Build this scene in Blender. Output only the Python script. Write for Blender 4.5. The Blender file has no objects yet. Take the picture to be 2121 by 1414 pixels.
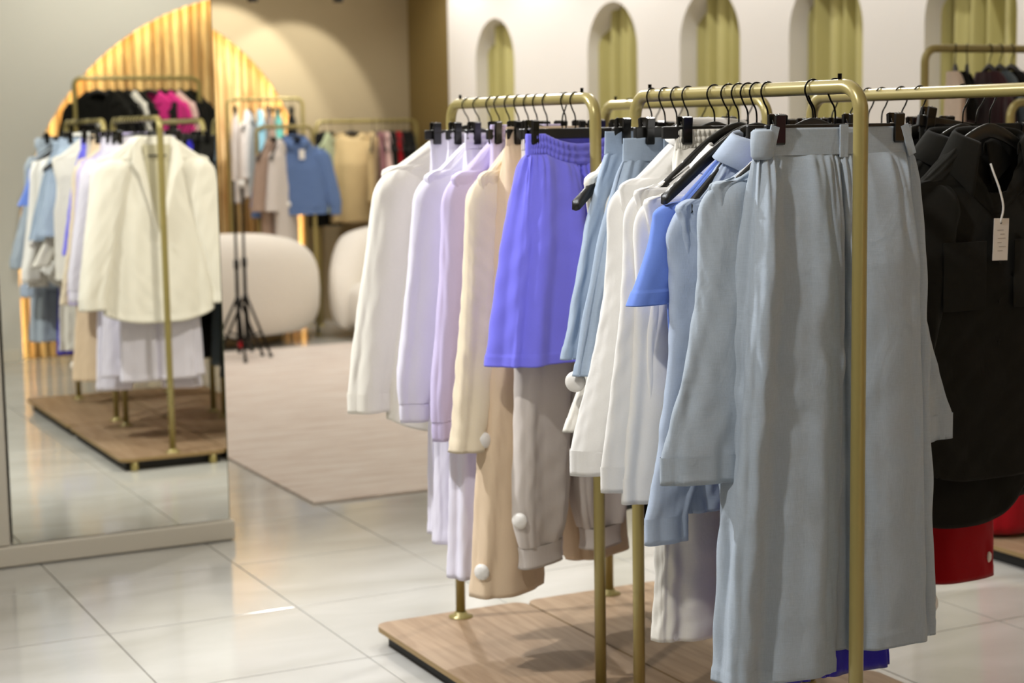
import bpy, math, random
import numpy as np
from mathutils import Matrix, Vector

# ------------------------------------------------------------------ camera, light, exposure
SC = bpy.context.scene
COL = SC.collection
PITCH, ROLL, YAW, FPX, CAMZ = .1224, -.016, .4665, 3580.0, 1.5
RAILZ = 1.571


def cam_axes():
    c, s = math.cos(YAW), math.sin(YAW)
    Rp = np.array([[1, 0, 0], [0, math.cos(PITCH), -math.sin(PITCH)], [0, math.sin(PITCH), math.cos(PITCH)]])
    Rr = np.array([[math.cos(ROLL), -math.sin(ROLL), 0], [math.sin(ROLL), math.cos(ROLL), 0], [0, 0, 1]])
    M = Rr @ Rp
    fw, rt, dn = M @ np.array([-s, 0, c]), M @ np.array([c, 0, s]), M @ np.array([0, 1, 0])
    return np.array([rt, fw, -dn])          # rows: world X, Y, Z seen in camera axes


W2C = cam_axes()
cam = bpy.data.objects.new('camera', bpy.data.cameras.new('camera'))
COL.objects.link(cam)
r_, d_, f_ = W2C[:, 0], W2C[:, 1], W2C[:, 2]
cam.matrix_world = Matrix(((r_[0], -d_[0], -f_[0], 0), (r_[1], -d_[1], -f_[1], 0), (r_[2], -d_[2], -f_[2], CAMZ), (0, 0, 0, 1)))
cam.data.sensor_width = 36
cam.data.lens = FPX / 2121 * 36
cam.data.clip_start, cam.data.clip_end = .05, 60
cam.data.dof.use_dof = True
cam.data.dof.focus_distance = 3.35
cam.data.dof.aperture_fstop = 4.0
SC.camera = cam
SC.view_settings.view_transform = 'Standard'
SC.view_settings.look = 'None'
SC.view_settings.exposure = 0.07
SC.view_settings.gamma = 1.0
SC.view_settings.use_curve_mapping = False

wd = bpy.data.worlds.new('world'); SC.world = wd; wd.use_nodes = True
wd.node_tree.nodes['Background'].inputs[0].default_value = (1, .95, .86, 1)
wd.node_tree.nodes['Background'].inputs[1].default_value = .1


def spot(name, loc, aim, watts, ang=80, blend=.7, rad=.05, col=(1, .93, .82)):
    l = bpy.data.lights.new(name, 'SPOT')
    l.energy, l.spot_size, l.spot_blend, l.shadow_soft_size, l.color = watts, math.radians(ang), blend, rad, col
    o = bpy.data.objects.new(name, l); COL.objects.link(o)
    o.location = loc
    o.rotation_euler = (Vector(aim) - Vector(loc)).to_track_quat('-Z', 'Y').to_euler()
    return o


def area(name, loc, aim, watts, sx, sy, col=(1, .95, .86)):
    l = bpy.data.lights.new(name, 'AREA')
    l.shape, l.size, l.size_y, l.energy, l.color = 'RECTANGLE', sx, sy, watts, col
    o = bpy.data.objects.new(name, l); COL.objects.link(o)
    o.location = loc
    o.rotation_euler = (Vector(aim) - Vector(loc)).to_track_quat('-Z', 'Y').to_euler()
    return o


NEUT = (1, .975, .93)
area('ceiling_fill_middle', (1.6, 6.2, 3.02), (1.6, 6.2, 0), 62, 4.5, 6.5, NEUT)  # added soft fill, stands in for many small downlights; no panel hangs here
area('ceiling_fill_front', (.2, .8, 3.02), (.2, .8, 0), 7, 2.2, 2.2, NEUT)  # weak fill added near the viewer, not a fixture
area('ceiling_fill_far', (3.0, 10.8, 3.02), (3.0, 10.8, 0), 60, 3.5, 2.5, NEUT)  # fill added to brighten the sofa end, not a fixture
spot('key_spot', (2.80, 6.75, 3.0), (2.1, 4.1, .4), 190, 70, col=NEUT)
spot('side_spot', (.1, 5.1, 3.0), (1.95, 3.9, .9), 330, 75, col=(.95, .97, 1))
spot('front_spot', (.30, 2.45, 2.95), (2.1, 2.85, .85), 135, 75, rad=.05, col=NEUT)
spot('floor_spot', (.9, 4.6, 3.0), (.9, 4.4, 0), 30, 90, col=NEUT)
spot('rack_spot_right', (3.6, 5.2, 3.0), (2.9, 3.6, .3), 90, 80, col=NEUT)
for i, y in enumerate((5.4, 6.7, 8.0, 9.3, 10.6, 11.8)):
    spot('wall_wash_spot', (5.08, y, 3.02), (5.6, y, 1.25), 38, 120, .8, .03, (1, .985, .955))
spot('far_wall_spot', (4.12, 12.1, 2.62), (4.02, 13, 1.7), 66, 78, .25, .03, (1, .98, .94))
spot('far_wall_spot', (4.78, 12.1, 2.55), (4.62, 13, 1.62), 42, 70, .25, .03, (1, .98, .94))
spot('arch_spot', (3.0, 1.9, 3.0), (2.7, .4, 1.5), 110, 110, .6, .05, NEUT)

# ------------------------------------------------------------------ materials
MATS = {}


def newmat(name):
    m = bpy.data.materials.new(name); m.use_nodes = True
    nt = m.node_tree
    return m, nt, nt.nodes['Principled BSDF']


def lin(c):
    return tuple(((x / 255) / 12.92 if x / 255 <= .04045 else ((x / 255 + .055) / 1.055) ** 2.4) for x in c) + (1,)


def plain(name, rgb, rough=.6, metal=0, spec=.5, var=0, scale=20):
    if name in MATS: return MATS[name]
    m, nt, b = newmat(name)
    c = lin(rgb)
    b.inputs['Roughness'].default_value = rough
    b.inputs['Metallic'].default_value = metal
    b.inputs['Specular IOR Level'].default_value = spec
    tc = nt.nodes.new('ShaderNodeTexCoord')
    n = nt.nodes.new('ShaderNodeTexNoise'); n.inputs['Scale'].default_value = scale; n.inputs['Detail'].default_value = 3
    nt.links.new(tc.outputs['Object'], n.inputs['Vector'])
    mx = nt.nodes.new('ShaderNodeMix'); mx.data_type = 'RGBA'
    mx.inputs['A'].default_value = tuple(x * (1 - var) for x in c[:3]) + (1,)
    mx.inputs['B'].default_value = tuple(min(1, x * (1 + var)) for x in c[:3]) + (1,)
    nt.links.new(n.outputs['Fac'], mx.inputs['Factor'])
    nt.links.new(mx.outputs['Result'], b.inputs['Base Color'])
    MATS[name] = m
    return m


def fabric(name, rgb, weave=.05, crumple=.25, cscale=9, rough=.92, sheen=.15, linen=False):
    if name in MATS: return MATS[name]
    m, nt, b = newmat(name)
    L = nt.links.new
    c = lin(rgb)
    b.inputs['Roughness'].default_value = rough
    b.inputs['Specular IOR Level'].default_value = .15
    b.inputs['Sheen Weight'].default_value = sheen
    tc = nt.nodes.new('ShaderNodeTexCoord')

    def noise(sc, detail, vs=(1, 1, 1), dist=0):
        mp = nt.nodes.new('ShaderNodeMapping'); mp.inputs['Scale'].default_value = vs
        L(tc.outputs['Object'], mp.inputs['Vector'])
        n = nt.nodes.new('ShaderNodeTexNoise'); n.inputs['Scale'].default_value = sc
        n.inputs['Detail'].default_value = detail; n.inputs['Distortion'].default_value = dist
        L(mp.outputs['Vector'], n.inputs['Vector'])
        return n
    if linen:
        a1 = noise(60, 3, (16, 16, .7)); a2 = noise(60, 3, (.8, .8, 16))
    else:
        a1 = noise(700, 2, (1, 1, .4)); a2 = noise(500, 2, (.5, .5, 1))
    av = nt.nodes.new('ShaderNodeMath'); av.operation = 'ADD'
    L(a1.outputs['Fac'], av.inputs[0]); L(a2.outputs['Fac'], av.inputs[1])
    hf = nt.nodes.new('ShaderNodeMath'); hf.operation = 'MULTIPLY'; hf.inputs[1].default_value = .5
    L(av.outputs[0], hf.inputs[0])
    rp = nt.nodes.new('ShaderNodeValToRGB')
    w = weave
    rp.color_ramp.elements[0].position = .3; rp.color_ramp.elements[1].position = .7
    rp.color_ramp.elements[0].color = tuple(x * (1 - w) for x in c[:3]) + (1,)
    rp.color_ramp.elements[1].color = tuple(min(1, x * (1 + w)) for x in c[:3]) + (1,)
    L(hf.outputs[0], rp.inputs['Fac']); L(rp.outputs['Color'], b.inputs['Base Color'])
    cr = noise(cscale, 5, (1, 1, .75), .6)
    b1 = nt.nodes.new('ShaderNodeBump'); b1.inputs['Strength'].default_value = crumple; b1.inputs['Distance'].default_value = .012
    L(cr.outputs['Fac'], b1.inputs['Height'])
    b2 = nt.nodes.new('ShaderNodeBump'); b2.inputs['Strength'].default_value = .12; b2.inputs['Distance'].default_value = .0006
    L(hf.outputs[0], b2.inputs['Height']); L(b1.outputs['Normal'], b2.inputs['Normal'])
    L(b2.outputs['Normal'], b.inputs['Normal'])
    MATS[name] = m
    return m


def wood(name, dark, light, axis='Y', rough=.5, scale=7):
    if name in MATS: return MATS[name]
    m, nt, b = newmat(name); L = nt.links.new
    tc = nt.nodes.new('ShaderNodeTexCoord')
    mp = nt.nodes.new('ShaderNodeMapping')
    mp.inputs['Scale'].default_value = {'Y': (6, .5, 6), 'X': (.5, 6, 6), 'Z': (6, 6, .5)}[axis]
    L(tc.outputs['Object'], mp.inputs['Vector'])
    n = nt.nodes.new('ShaderNodeTexNoise'); n.inputs['Scale'].default_value = scale; n.inputs['Detail'].default_value = 7; n.inputs['Distortion'].default_value = .8
    L(mp.outputs['Vector'], n.inputs['Vector'])
    oi = nt.nodes.new('ShaderNodeObjectInfo')
    ad = nt.nodes.new('ShaderNodeMath'); ad.operation = 'MULTIPLY_ADD'; ad.inputs[1].default_value = .22; ad.inputs[2].default_value = -.11
    L(oi.outputs['Random'], ad.inputs[0])
    sm = nt.nodes.new('ShaderNodeMath'); sm.operation = 'ADD'
    L(n.outputs['Fac'], sm.inputs[0]); L(ad.outputs[0], sm.inputs[1])
    rp = nt.nodes.new('ShaderNodeValToRGB')
    rp.color_ramp.elements[0].position = .3; rp.color_ramp.elements[1].position = .72
    rp.color_ramp.elements[0].color = lin(dark); rp.color_ramp.elements[1].color = lin(light)
    L(sm.outputs[0], rp.inputs['Fac']); L(rp.outputs['Color'], b.inputs['Base Color'])
    b.inputs['Roughness'].default_value = rough
    bp = nt.nodes.new('ShaderNodeBump'); bp.inputs['Strength'].default_value = .08; bp.inputs['Distance'].default_value = .002
    L(n.outputs['Fac'], bp.inputs['Height']); L(bp.outputs['Normal'], b.inputs['Normal'])
    MATS[name] = m
    return m


def tile_mat():
    m, nt, b = newmat('glazed_stone_tile'); L = nt.links.new
    tc = nt.nodes.new('ShaderNodeTexCoord'); oi = nt.nodes.new('ShaderNodeObjectInfo')
    va = nt.nodes.new('ShaderNodeVectorMath'); va.operation = 'ADD'
    L(tc.outputs['Object'], va.inputs[0]); L(oi.outputs['Location'], va.inputs[1])
    mp = nt.nodes.new('ShaderNodeMapping'); mp.inputs['Scale'].default_value = (.9, 2.2, 1); mp.inputs['Rotation'].default_value = (0, 0, .25)
    L(va.outputs[0], mp.inputs['Vector'])
    n = nt.nodes.new('ShaderNodeTexNoise'); n.inputs['Scale'].default_value = 2.2; n.inputs['Detail'].default_value = 8; n.inputs['Distortion'].default_value = .7
    L(mp.outputs['Vector'], n.inputs['Vector'])
    rp = nt.nodes.new('ShaderNodeValToRGB')
    rp.color_ramp.elements[0].position = .3; rp.color_ramp.elements[1].position = .7
    rp.color_ramp.elements[0].color = lin((188, 186, 179)); rp.color_ramp.elements[1].color = lin((205, 204, 199))
    L(n.outputs['Fac'], rp.inputs['Fac']); L(rp.outputs['Color'], b.inputs['Base Color'])
    b.inputs['Roughness'].default_value = .12
    b.inputs['IOR'].default_value = 1.5
    return m


def glow(name, rgb, s):
    m, nt, b = newmat(name)
    b.inputs['Emission Color'].default_value = lin(rgb); b.inputs['Emission Strength'].default_value = s
    return m


def rug_mat():
    m, nt, b = newmat('woven_rug'); L = nt.links.new
    tc = nt.nodes.new('ShaderNodeTexCoord')
    mp = nt.nodes.new('ShaderNodeMapping'); mp.inputs['Scale'].default_value = (1.1, 9, 1)
    L(tc.outputs['Object'], mp.inputs['Vector'])
    n = nt.nodes.new('ShaderNodeTexNoise'); n.inputs['Scale'].default_value = 2.2; n.inputs['Detail'].default_value = 8; n.inputs['Roughness'].default_value = .7
    L(mp.outputs['Vector'], n.inputs['Vector'])
    rp = nt.nodes.new('ShaderNodeValToRGB'); e = rp.color_ramp.elements
    e[0].position = .3; e[0].color = lin((198, 180, 168)); e[1].position = .72; e[1].color = lin((230, 224, 216))
    k = e.new(.5); k.color = lin((217, 205, 195))
    L(n.outputs['Fac'], rp.inputs['Fac']); L(rp.outputs['Color'], b.inputs['Base Color'])
    b.inputs['Roughness'].default_value = 1; b.inputs['Specular IOR Level'].default_value = .05
    n2 = nt.nodes.new('ShaderNodeTexNoise'); n2.inputs['Scale'].default_value = 260
    L(tc.outputs['Object'], n2.inputs['Vector'])
    bp = nt.nodes.new('ShaderNodeBump'); bp.inputs['Strength'].default_value = .3; bp.inputs['Distance'].default_value = .004
    L(n2.outputs['Fac'], bp.inputs['Height']); L(bp.outputs['Normal'], b.inputs['Normal'])
    return m


GOLD = plain('champagne_lacquer', (158, 144, 88), .30, .25, .6, .04, 6)
BLACK = plain('black_satin_wood', (17, 16, 13), .42, 0, .5, .1, 30)
BLKMET = plain('black_wire', (16, 15, 13), .25, .8)
BLKPLA = plain('black_plastic', (12, 11, 9), .22, 0, .5)
STEEL = plain('bright_steel', (200, 200, 200), .18, 1)
SKIRT = plain('black_board', (10, 9, 7), .6)
OAK = wood('greyed_oak', (142, 115, 88), (176, 150, 122), 'Y', .42, 6)
OAKEDGE = plain('oak_edge_band', (150, 124, 82), .5, 0, .4, .06, 8)
WHITEW = plain('white_wall_paint', (232, 228, 222), .85, 0, .2, .01, 3)
MIRWALL = plain('mirror_stand_paint', (226, 220, 206), .8, 0, .2, .01, 3)
TAUPE = plain('taupe_wall_paint', (172, 156, 124), .9, 0, .2, .015, 3)
OCHRE = plain('ochre_wall_paint', (124, 105, 62), .9, 0, .2, .02, 3)
GREYW = plain('grey_wall_paint', (220, 218, 210), .9, 0, .2, .015, 3)
CEIL = plain('ceiling_paint', (224, 218, 206), .95, 0, .1, .01, 3)
GROUT = plain('grout', (150, 143, 128), .9, 0, .2)
SLAT = wood('pine_slat', (160, 118, 60), (222, 196, 138), 'Z', .5, 5)
BOUCLE = fabric('cream_boucle', (240, 233, 222), .05, .5, 60, 1, .3)
TAGW = plain('white_tag_plastic', (232, 228, 222), .35)
TILE = tile_mat()
RUG = rug_mat()
CURT = fabric('olive_curtain', (184, 176, 116), .05, .1, 5, .9, .2)
MIR, _nt, _b = newmat('mirror_glass')
_b.inputs['Metallic'].default_value = 1; _b.inputs['Roughness'].default_value = 0.0
_b.inputs['Base Color'].default_value = (.78, .78, .71, 1)

LIN_BLUE = fabric('blue_grey_linen', (168, 179, 191), .10, .5, 11, .95, .1, True)
LIN_BLUE2 = fabric('light_blue_linen', (174, 187, 207), .07, .4, 10, .95, .1, True)
DENIM = fabric('washed_blue_cotton', (166, 182, 202), .06, .3, 9, .95, .1, True)
WHITE = fabric('white_poplin', (236, 234, 230), .02, .3, 8, .9, .1)
OFFWH = fabric('off_white_linen', (232, 228, 218), .04, .4, 10, .95, .1, True)
CREAM = fabric('cream_suiting', (238, 233, 220), .03, .18, 7, .95, .1)
SKYB = fabric('bright_blue_jersey', (120, 150, 235), .03, .15, 7, .95, .2)
PERI = fabric('periwinkle_fleece', (122, 120, 238), .03, .15, 7, .95, .25)
LGREY = fabric('pale_grey_fleece', (208, 199, 192), .03, .2, 8, .95, .25)
BEIGE = fabric('beige_fleece', (222, 198, 168), .03, .2, 8, .95, .25)
ECRU = fabric('ecru_fleece', (230, 215, 188), .03, .25, 8, .95, .25)
LILAC = fabric('lilac_fleece', (202, 190, 226), .03, .2, 8, .95, .25)
PALEL = fabric('pale_lavender_fleece', (226, 222, 236), .02, .2, 8, .95, .25)
ROYAL = fabric('royal_blue_fleece', (58, 50, 190), .03, .2, 8, .95, .25)
BLKF = fabric('black_linen', (30, 29, 25), .12, .4, 10, .95, .06, True)
BLKF2 = fabric('black_cotton', (19, 18, 15), .10, .3, 9, .95, .05)
RED = fabric('red_fleece', (158, 5, 20), .04, .3, 8, .95, .2)
SLATE = fabric('slate_cotton', (88, 98, 104), .05, .25, 9, .95, .1)
PINK = fabric('hot_pink_satin', (226, 52, 140), .05, .5, 14, .6, .2)
BLUSH = fabric('blush_knit', (226, 190, 182), .05, .5, 25, .95, .3)
TAN = fabric('tan_wool', (196, 172, 126), .05, .3, 8, .95, .2)
TAUPEF = fabric('taupe_cotton', (164, 140, 124), .05, .25, 8, .95, .2)
TEAL = fabric('teal_cotton', (112, 188, 176), .04, .2, 8, .95, .2)
AQUA = fabric('aqua_cotton', (140, 190, 208), .04, .2, 8, .95, .2)
JEANB = fabric('mid_blue_denim', (98, 122, 168), .06, .3, 9, .95, .1)
SAGE = fabric('sage_cotton', (160, 168, 132), .05, .2, 8, .95, .2)
NUDE = fabric('nude_crepe', (205, 184, 164), .05, .3, 9, .9, .2)
MAUVE = fabric('mauve_cotton', (150, 104, 108), .05, .25, 8, .95, .2)
PLUMK = fabric('dark_plum_cotton', (60, 34, 38), .05, .25, 8, .95, .2)

# ------------------------------------------------------------------ mesh helpers


class MB:
    def __init__(s):
        s.v, s.f, s.n = [], [], 0

    def add(s, v, f):
        v = np.asarray(v, float).reshape(-1, 3)
        s.v.append(v)
        s.f += [tuple(i + s.n for i in q) for q in f]
        s.n += len(v)
        return s

    def box(s, c, d, rz=0, taper=1.0):
        x, y, z = d[0] / 2, d[1] / 2, d[2] / 2
        P = np.array([[-x, -y, -z], [x, -y, -z], [x, y, -z], [-x, y, -z], [-x * taper, -y * taper, z], [x * taper, -y * taper, z], [x * taper, y * taper, z], [-x * taper, y * taper, z]])
        cr, sr = math.cos(rz), math.sin(rz)
        P = P @ np.array([[cr, sr, 0], [-sr, cr, 0], [0, 0, 1]]) + np.array(c)
        return s.add(P, [(0, 3, 2, 1), (4, 5, 6, 7), (0, 1, 5, 4), (1, 2, 6, 5), (2, 3, 7, 6), (3, 0, 4, 7)])

    def grid(s, R, closed=True, cap0=False, cap1=False):
        R = np.asarray(R, float)
        nv, nu = R.shape[:2]
        f = []
        lim = nu if closed else nu - 1
        for j in range(nv - 1):
            for i in range(lim):
                k = (i + 1) % nu
                f.append((j * nu + i, j * nu + k, (j + 1) * nu + k, (j + 1) * nu + i))
        if cap0: f.append(tuple(range(nu))[::-1])
        if cap1: f.append(tuple((nv - 1) * nu + i for i in range(nu)))
        return s.add(R.reshape(-1, 3), f)

    def tube(s, P, r, n=10, cap=True):
        P = np.asarray(P, float); m = len(P)
        r = np.full(m, r) if np.isscalar(r) else np.asarray(r)
        T = np.gradient(P, axis=0); T /= np.linalg.norm(T, axis=1)[:, None] + 1e-12
        a = np.array([0, 0, 1.0]) if abs(T[0][2]) < .9 else np.array([1.0, 0, 0])
        u = np.cross(T[0], a); u /= np.linalg.norm(u)
        R = []
        th = np.linspace(0, 2 * math.pi, n, endpoint=False)
        for i in range(m):
            u = u - T[i] * (u @ T[i]); u /= np.linalg.norm(u)
            w = np.cross(T[i], u)
            R.append(P[i] + r[i] * (np.cos(th)[:, None] * u + np.sin(th)[:, None] * w))
        return s.grid(np.array(R), True, cap, cap)

    def lathe(s, prof, c=(0, 0, 0), n=24):
        th = np.linspace(0, 2 * math.pi, n, endpoint=False)
        R = np.array([[[r * math.cos(t) + c[0], r * math.sin(t) + c[1], z + c[2]] for t in th] for r, z in prof])
        return s.grid(R, True, True, True)

    def build(s, name, mat, parent=None, loc=(0, 0, 0), smooth=False, bevel=0, solid=0, sub=0):
        me = bpy.data.meshes.new(name)
        V = np.concatenate(s.v)
        nl = np.array([len(q) for q in s.f])
        me.vertices.add(len(V)); me.vertices.foreach_set('co', V.astype(np.float32).ravel())
        idx = np.fromiter((i for q in s.f for i in q), dtype=np.int32)
        me.loops.add(len(idx)); me.loops.foreach_set('vertex_index', idx)
        me.polygons.add(len(s.f))
        me.polygons.foreach_set('loop_start', np.concatenate([[0], np.cumsum(nl)[:-1]]).astype(np.int32))
        me.polygons.foreach_set('loop_total', nl.astype(np.int32))
        me.polygons.foreach_set('use_smooth', np.full(len(s.f), bool(smooth), dtype=bool))
        me.update(calc_edges=True); me.validate()
        me.materials.append(mat)
        o = bpy.data.objects.new(name, me); COL.objects.link(o)
        o.location = loc
        if parent is not None: o.parent = parent
        if bevel:
            b = o.modifiers.new('b', 'BEVEL'); b.width = bevel; b.segments = 2; b.limit_method = 'ANGLE'
        if sub:
            b = o.modifiers.new('s', 'SUBSURF'); b.levels = sub; b.render_levels = sub
        if solid:
            b = o.modifiers.new('t', 'SOLIDIFY'); b.thickness = solid; b.offset = 0
        return o


def thing(name, label, cat, loc=(0, 0, 0), rz=0, group=None):
    o = bpy.data.objects.new(name, None); COL.objects.link(o)
    o.empty_display_size = .05
    o.location = loc; o.rotation_euler = (0, 0, rz)
    o['label'] = label; o['category'] = cat
    if group: o['group'] = group
    return o


def tag(o, label, cat, group=None):
    o['label'] = label; o['category'] = cat
    if group: o['group'] = group
    return o


def struct(o):
    o['kind'] = 'structure'
    return o


def share(src, name, parent, loc=(0, 0, 0), rz=0, scale=(1, 1, 1)):
    o = src.copy(); COL.objects.link(o); o.name = name; o.parent = parent; o.location = loc
    o.rotation_euler = (0, 0, rz); o.scale = scale
    return o


def spline(K, t):
    """smooth interpolation of the key rows K at parameters t in 0..1"""
    K = np.asarray(K, float)
    n = len(K)
    P = np.vstack([2 * K[0] - K[1], K, 2 * K[-1] - K[-2]])
    x = np.clip(np.asarray(t) * (n - 1), 0, n - 1 - 1e-9)
    i = x.astype(int); f = (x - i)[:, None]
    p0, p1, p2, p3 = P[i], P[i + 1], P[i + 2], P[i + 3]
    return .5 * (2 * p1 + (p2 - p0) * f + (2 * p0 - 5 * p1 + 4 * p2 - p3) * f ** 2 + (3 * p1 - p0 - 3 * p2 + p3) * f ** 3)


# ------------------------------------------------------------------ room shell
def build_tiles():
    fb = MB().box((2.0, 5.6, -.02), (8.4, 16.6, .03)).build('floor', GROUT)
    struct(fb)
    w, d = .601, .61
    m = MB().box((0, 0, -.006), (w - .004, d - .004, .012))
    first = None
    for i in range(-2, 8):
        for j in range(-8, 13):
            x, y = 1.187 + (i + .5) * w, 5.107 + (j + .5) * d
            if x > 5.6 or y > 13 or y < .4: continue
            if first is None:
                first = m.build('tile', TILE, fb, (x, y, 0), bevel=.0012)
            else:
                share(first, 'tile', fb, (x, y, 0))
    return fb


build_tiles()


def arch_wall(name, mat, P0, ux, n, length, height, arches, depth, z0=0):
    """plane wall from P0 along unit ux, facing n (unit); arches: (centre, half width, spring z, rise); reveals run back by depth"""
    P0, ux, n = map(np.array, (P0, ux, n))
    cuts = {0.0, float(length)}
    for c, h, zs, ri in arches:
        for a in np.linspace(math.pi, 0, 37): cuts.add(round(c + h * math.cos(a), 5))
    cuts = sorted(x for x in cuts if 0 <= x <= length)

    def top(x):
        for c, h, zs, ri in arches:
            if abs(x - c) <= h + 1e-6:
                return zs + ri * math.sqrt(max(0, 1 - ((x - c) / h) ** 2))
        return None
    m = MB()

    def pt(x, z, back=0): return P0 + ux * x + np.array([0, 0, z]) - n * back
    for a, b in zip(cuts[:-1], cuts[1:]):
        mid = top((a + b) / 2)
        za, zb = (top(a), top(b)) if mid is not None else (z0, z0)
        m.add([pt(a, za), pt(b, zb), pt(b, height), pt(a, height)], [(0, 1, 2, 3)])
        if mid is not None:
            m.add([pt(a, za), pt(a, za, depth), pt(b, zb, depth), pt(b, zb)], [(0, 1, 2, 3)])
    for c, h, zs, ri in arches:
        for sx in (-h, h):
            if 0 < c + sx < length:
                m.add([pt(c + sx, z0), pt(c + sx, z0, depth), pt(c + sx, zs, depth), pt(c + sx, zs)], [(0, 1, 2, 3)])
    # body behind, so that the wall has thickness
    m.add([pt(0, z0), pt(0, z0, depth), pt(0, height, depth), pt(0, height)], [(0, 1, 2, 3)])
    m.add([pt(length, z0), pt(length, z0, depth), pt(length, height, depth), pt(length, height)], [(0, 1, 2, 3)])
    m.add([pt(0, z0, depth), pt(length, z0, depth), pt(length, height, depth), pt(0, height, depth)], [(0, 1, 2, 3)]) if depth > .3 else None
    return struct(m.build(name, mat))


# right wall with five curtained niches (the wall runs along Y at X = 5.6)
ARCH_Y = [11.33, 9.645, 8.525, 7.43, 6.33]
arch_wall('wall_right', WHITEW, (5.6, .4, 0), (0, 1, 0), (-1, 0, 0), 11.72, 3.1, [(y - .4, .315, 1.975, .315) for y in ARCH_Y], .30)
struct(MB().box((6.0, 6.2, 1.55), (.1, 11.8, 3.1)).build('wall_right_backing', OCHRE))
struct(MB().box((5.70, 12.6, 1.55), (.1, .96, 3.1)).build('wall_right_return', OCHRE))
CURT_LABEL = ['olive curtain in the wall niche farthest along the white wall', 'olive curtain in the second niche, just left of the near rack pair',
              'olive curtain in the third niche, above the many black hooks', 'olive curtain in the fourth niche, behind the gold bend of the front rack',
              'olive curtain in the niche behind the tall rack of dark clothes']
for i, y in enumerate(ARCH_Y):
    rs = np.random.RandomState(40 + i)
    nu = 150
    yy = np.linspace(-.34, .34, nu)
    zz = np.linspace(.01, 2.34, 24)
    R = np.zeros((24, nu, 3))
    ph = rs.rand(4) * 6
    for j, z in enumerate(zz):
        f = (z / 2.34)
        x = .030 * np.sin(yy * (46 + 3 * i) + ph[0] + .5 * math.sin(1.5 * f + ph[1])) + .014 * np.sin(yy * 81 + ph[2] + .4 * f) + .012 * np.sin(yy * 17 + ph[3])
        R[j, :, 0] = 5.735 + x; R[j, :, 1] = y + yy; R[j, :, 2] = z
    tag(MB().grid(R, False).build('curtain', CURT, smooth=True, solid=.004), CURT_LABEL[i], 'curtain', 'curtains in the arched niches')

# far wall with a slatted arch, and the partition behind the viewer whose arch shows in the mirror
YB = 13.0


def slat_arch(name, lab, cx, R, zc, yface, sgn, x0, x1, ledcol, power=34):
    """slats behind an arch opening of the wall whose face is at yface (facing sgn*Y); the LED strip hides behind the lip"""
    t = thing(name, lab, 'wall panel', (cx, yface - sgn * .10, 0))
    Rs = R + .07
    MB().box((0, -sgn * .03, (zc + Rs) / 2), (2 * Rs + .1, .02, zc + Rs + .1)).build('backing_board', OAKEDGE, t)
    n = int(2 * Rs / .066)
    for k in range(n):
        x = -Rs + (k + .5) * (2 * Rs / n)
        if not (x0 < cx + x < x1): continue
        h = zc + math.sqrt(max(0, Rs * Rs - x * x)) + .02
        th = np.linspace(0, math.pi, 7)
        prof = np.stack([.029 * np.cos(th), sgn * .026 * np.sin(th)], 1)
        Rr = np.array([[[x + a, b - sgn * .018, z] for a, b in prof] for z in (.005, h)])
        MB().grid(Rr, False, False, True).build('slat', SLAT, t, smooth=True)
    a = np.linspace(0, math.pi, 60)
    Rl = R + .045
    P = [(-Rl, 0, .03)] + [(Rl * math.cos(math.pi - q), 0, zc + Rl * math.sin(q)) for q in a] + [(Rl, 0, .03)]
    P = np.array(P); P[:, 1] = sgn * .074
    P = np.concatenate([np.linspace(P[0], P[1], 12)[:-1], P[1:-1], np.linspace(P[-2], P[-1], 12)[1:]])
    keep = [p for p in P if x0 < cx + p[0] < x1]
    MB().tube(keep, .008, 6).build('light_strip', glow('warm_led_' + name, ledcol, power), t, smooth=True)
    return t


arch_wall('wall_back', TAUPE, (.6, YB, 0), (1, 0, 0), (0, -1, 0), 5.06, 3.1, [(3.3 - .6, 1.44, 1.05, 1.44)], .016)
slat_arch('slatted_arch', 'vertical timber slats in a glowing arch on the far taupe wall', 3.3, 1.44, 1.05, YB, -1, .5, 5.58, (255, 226, 180))
struct(MB().box((3.0, YB + .20, 1.55), (5.4, .06, 3.1)).build('wall_back_backing', OCHRE))
arch_wall('wall_partition', GREYW, (1.75, .42, 0), (1, 0, 0), (0, 1, 0), 3.84, 3.1, [(4.05 - 1.75, 1.80, .67, 1.80)], .016)
slat_arch('slatted_arch', 'vertical timber slats in the tall glowing arch seen in the mirror', 4.05, 1.80, .67, .42, 1, 1.8, 5.55, (255, 226, 180))
struct(MB().box((3.67, .25, 1.55), (3.84, .05, 3.1)).build('wall_partition_backing', GREYW))
struct(MB().box((1.98, .432, .04), (.48, .02, .08)).build('baseboard_partition', MIRWALL, bevel=.003))
struct(MB().box((-2.2, 5.6, 1.55), (.1, 16.6, 3.1)).build('wall_left', WHITEW))
struct(MB().box((1.7, -2.7, 1.55), (8, .1, 3.1)).build('wall_front', WHITEW))
struct(MB().box((1.9, 5.4, 3.15), (8.4, 16.6, .1)).build('ceiling', CEIL))
struct(MB().box((5.66, 6.2, .04), (.1, 11.7, .08)).build('baseboard_right', WHITEW))

# mirror stand
t = thing('standing_mirror', 'tall frameless mirror on a white plinth reflecting the clothes racks', 'mirror', (1.49, 6.2, 0))
MB().box((-.62, .10, .04), (2.06, .44, .072)).build('plinth', MIRWALL, t, bevel=.006)
MB().box((-.64, .13, 1.55), (2.04, .34, 2.96)).build('panel', MIRWALL, t)
MB().box((0, -.1015, 1.53), (.786, .006, 2.9), 0).build('mirror_glass', MIR, t)
MB().box((-.80, -.105, 1.53), (.79, .02, 2.9)).build('side_panel', MIRWALL, t, bevel=.002)
MB().box((.394, -.10, 1.53), (.004, .008, 2.9)).build('glass_edge', plain('green_glass_edge', (96, 104, 82), .2), t)

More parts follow.
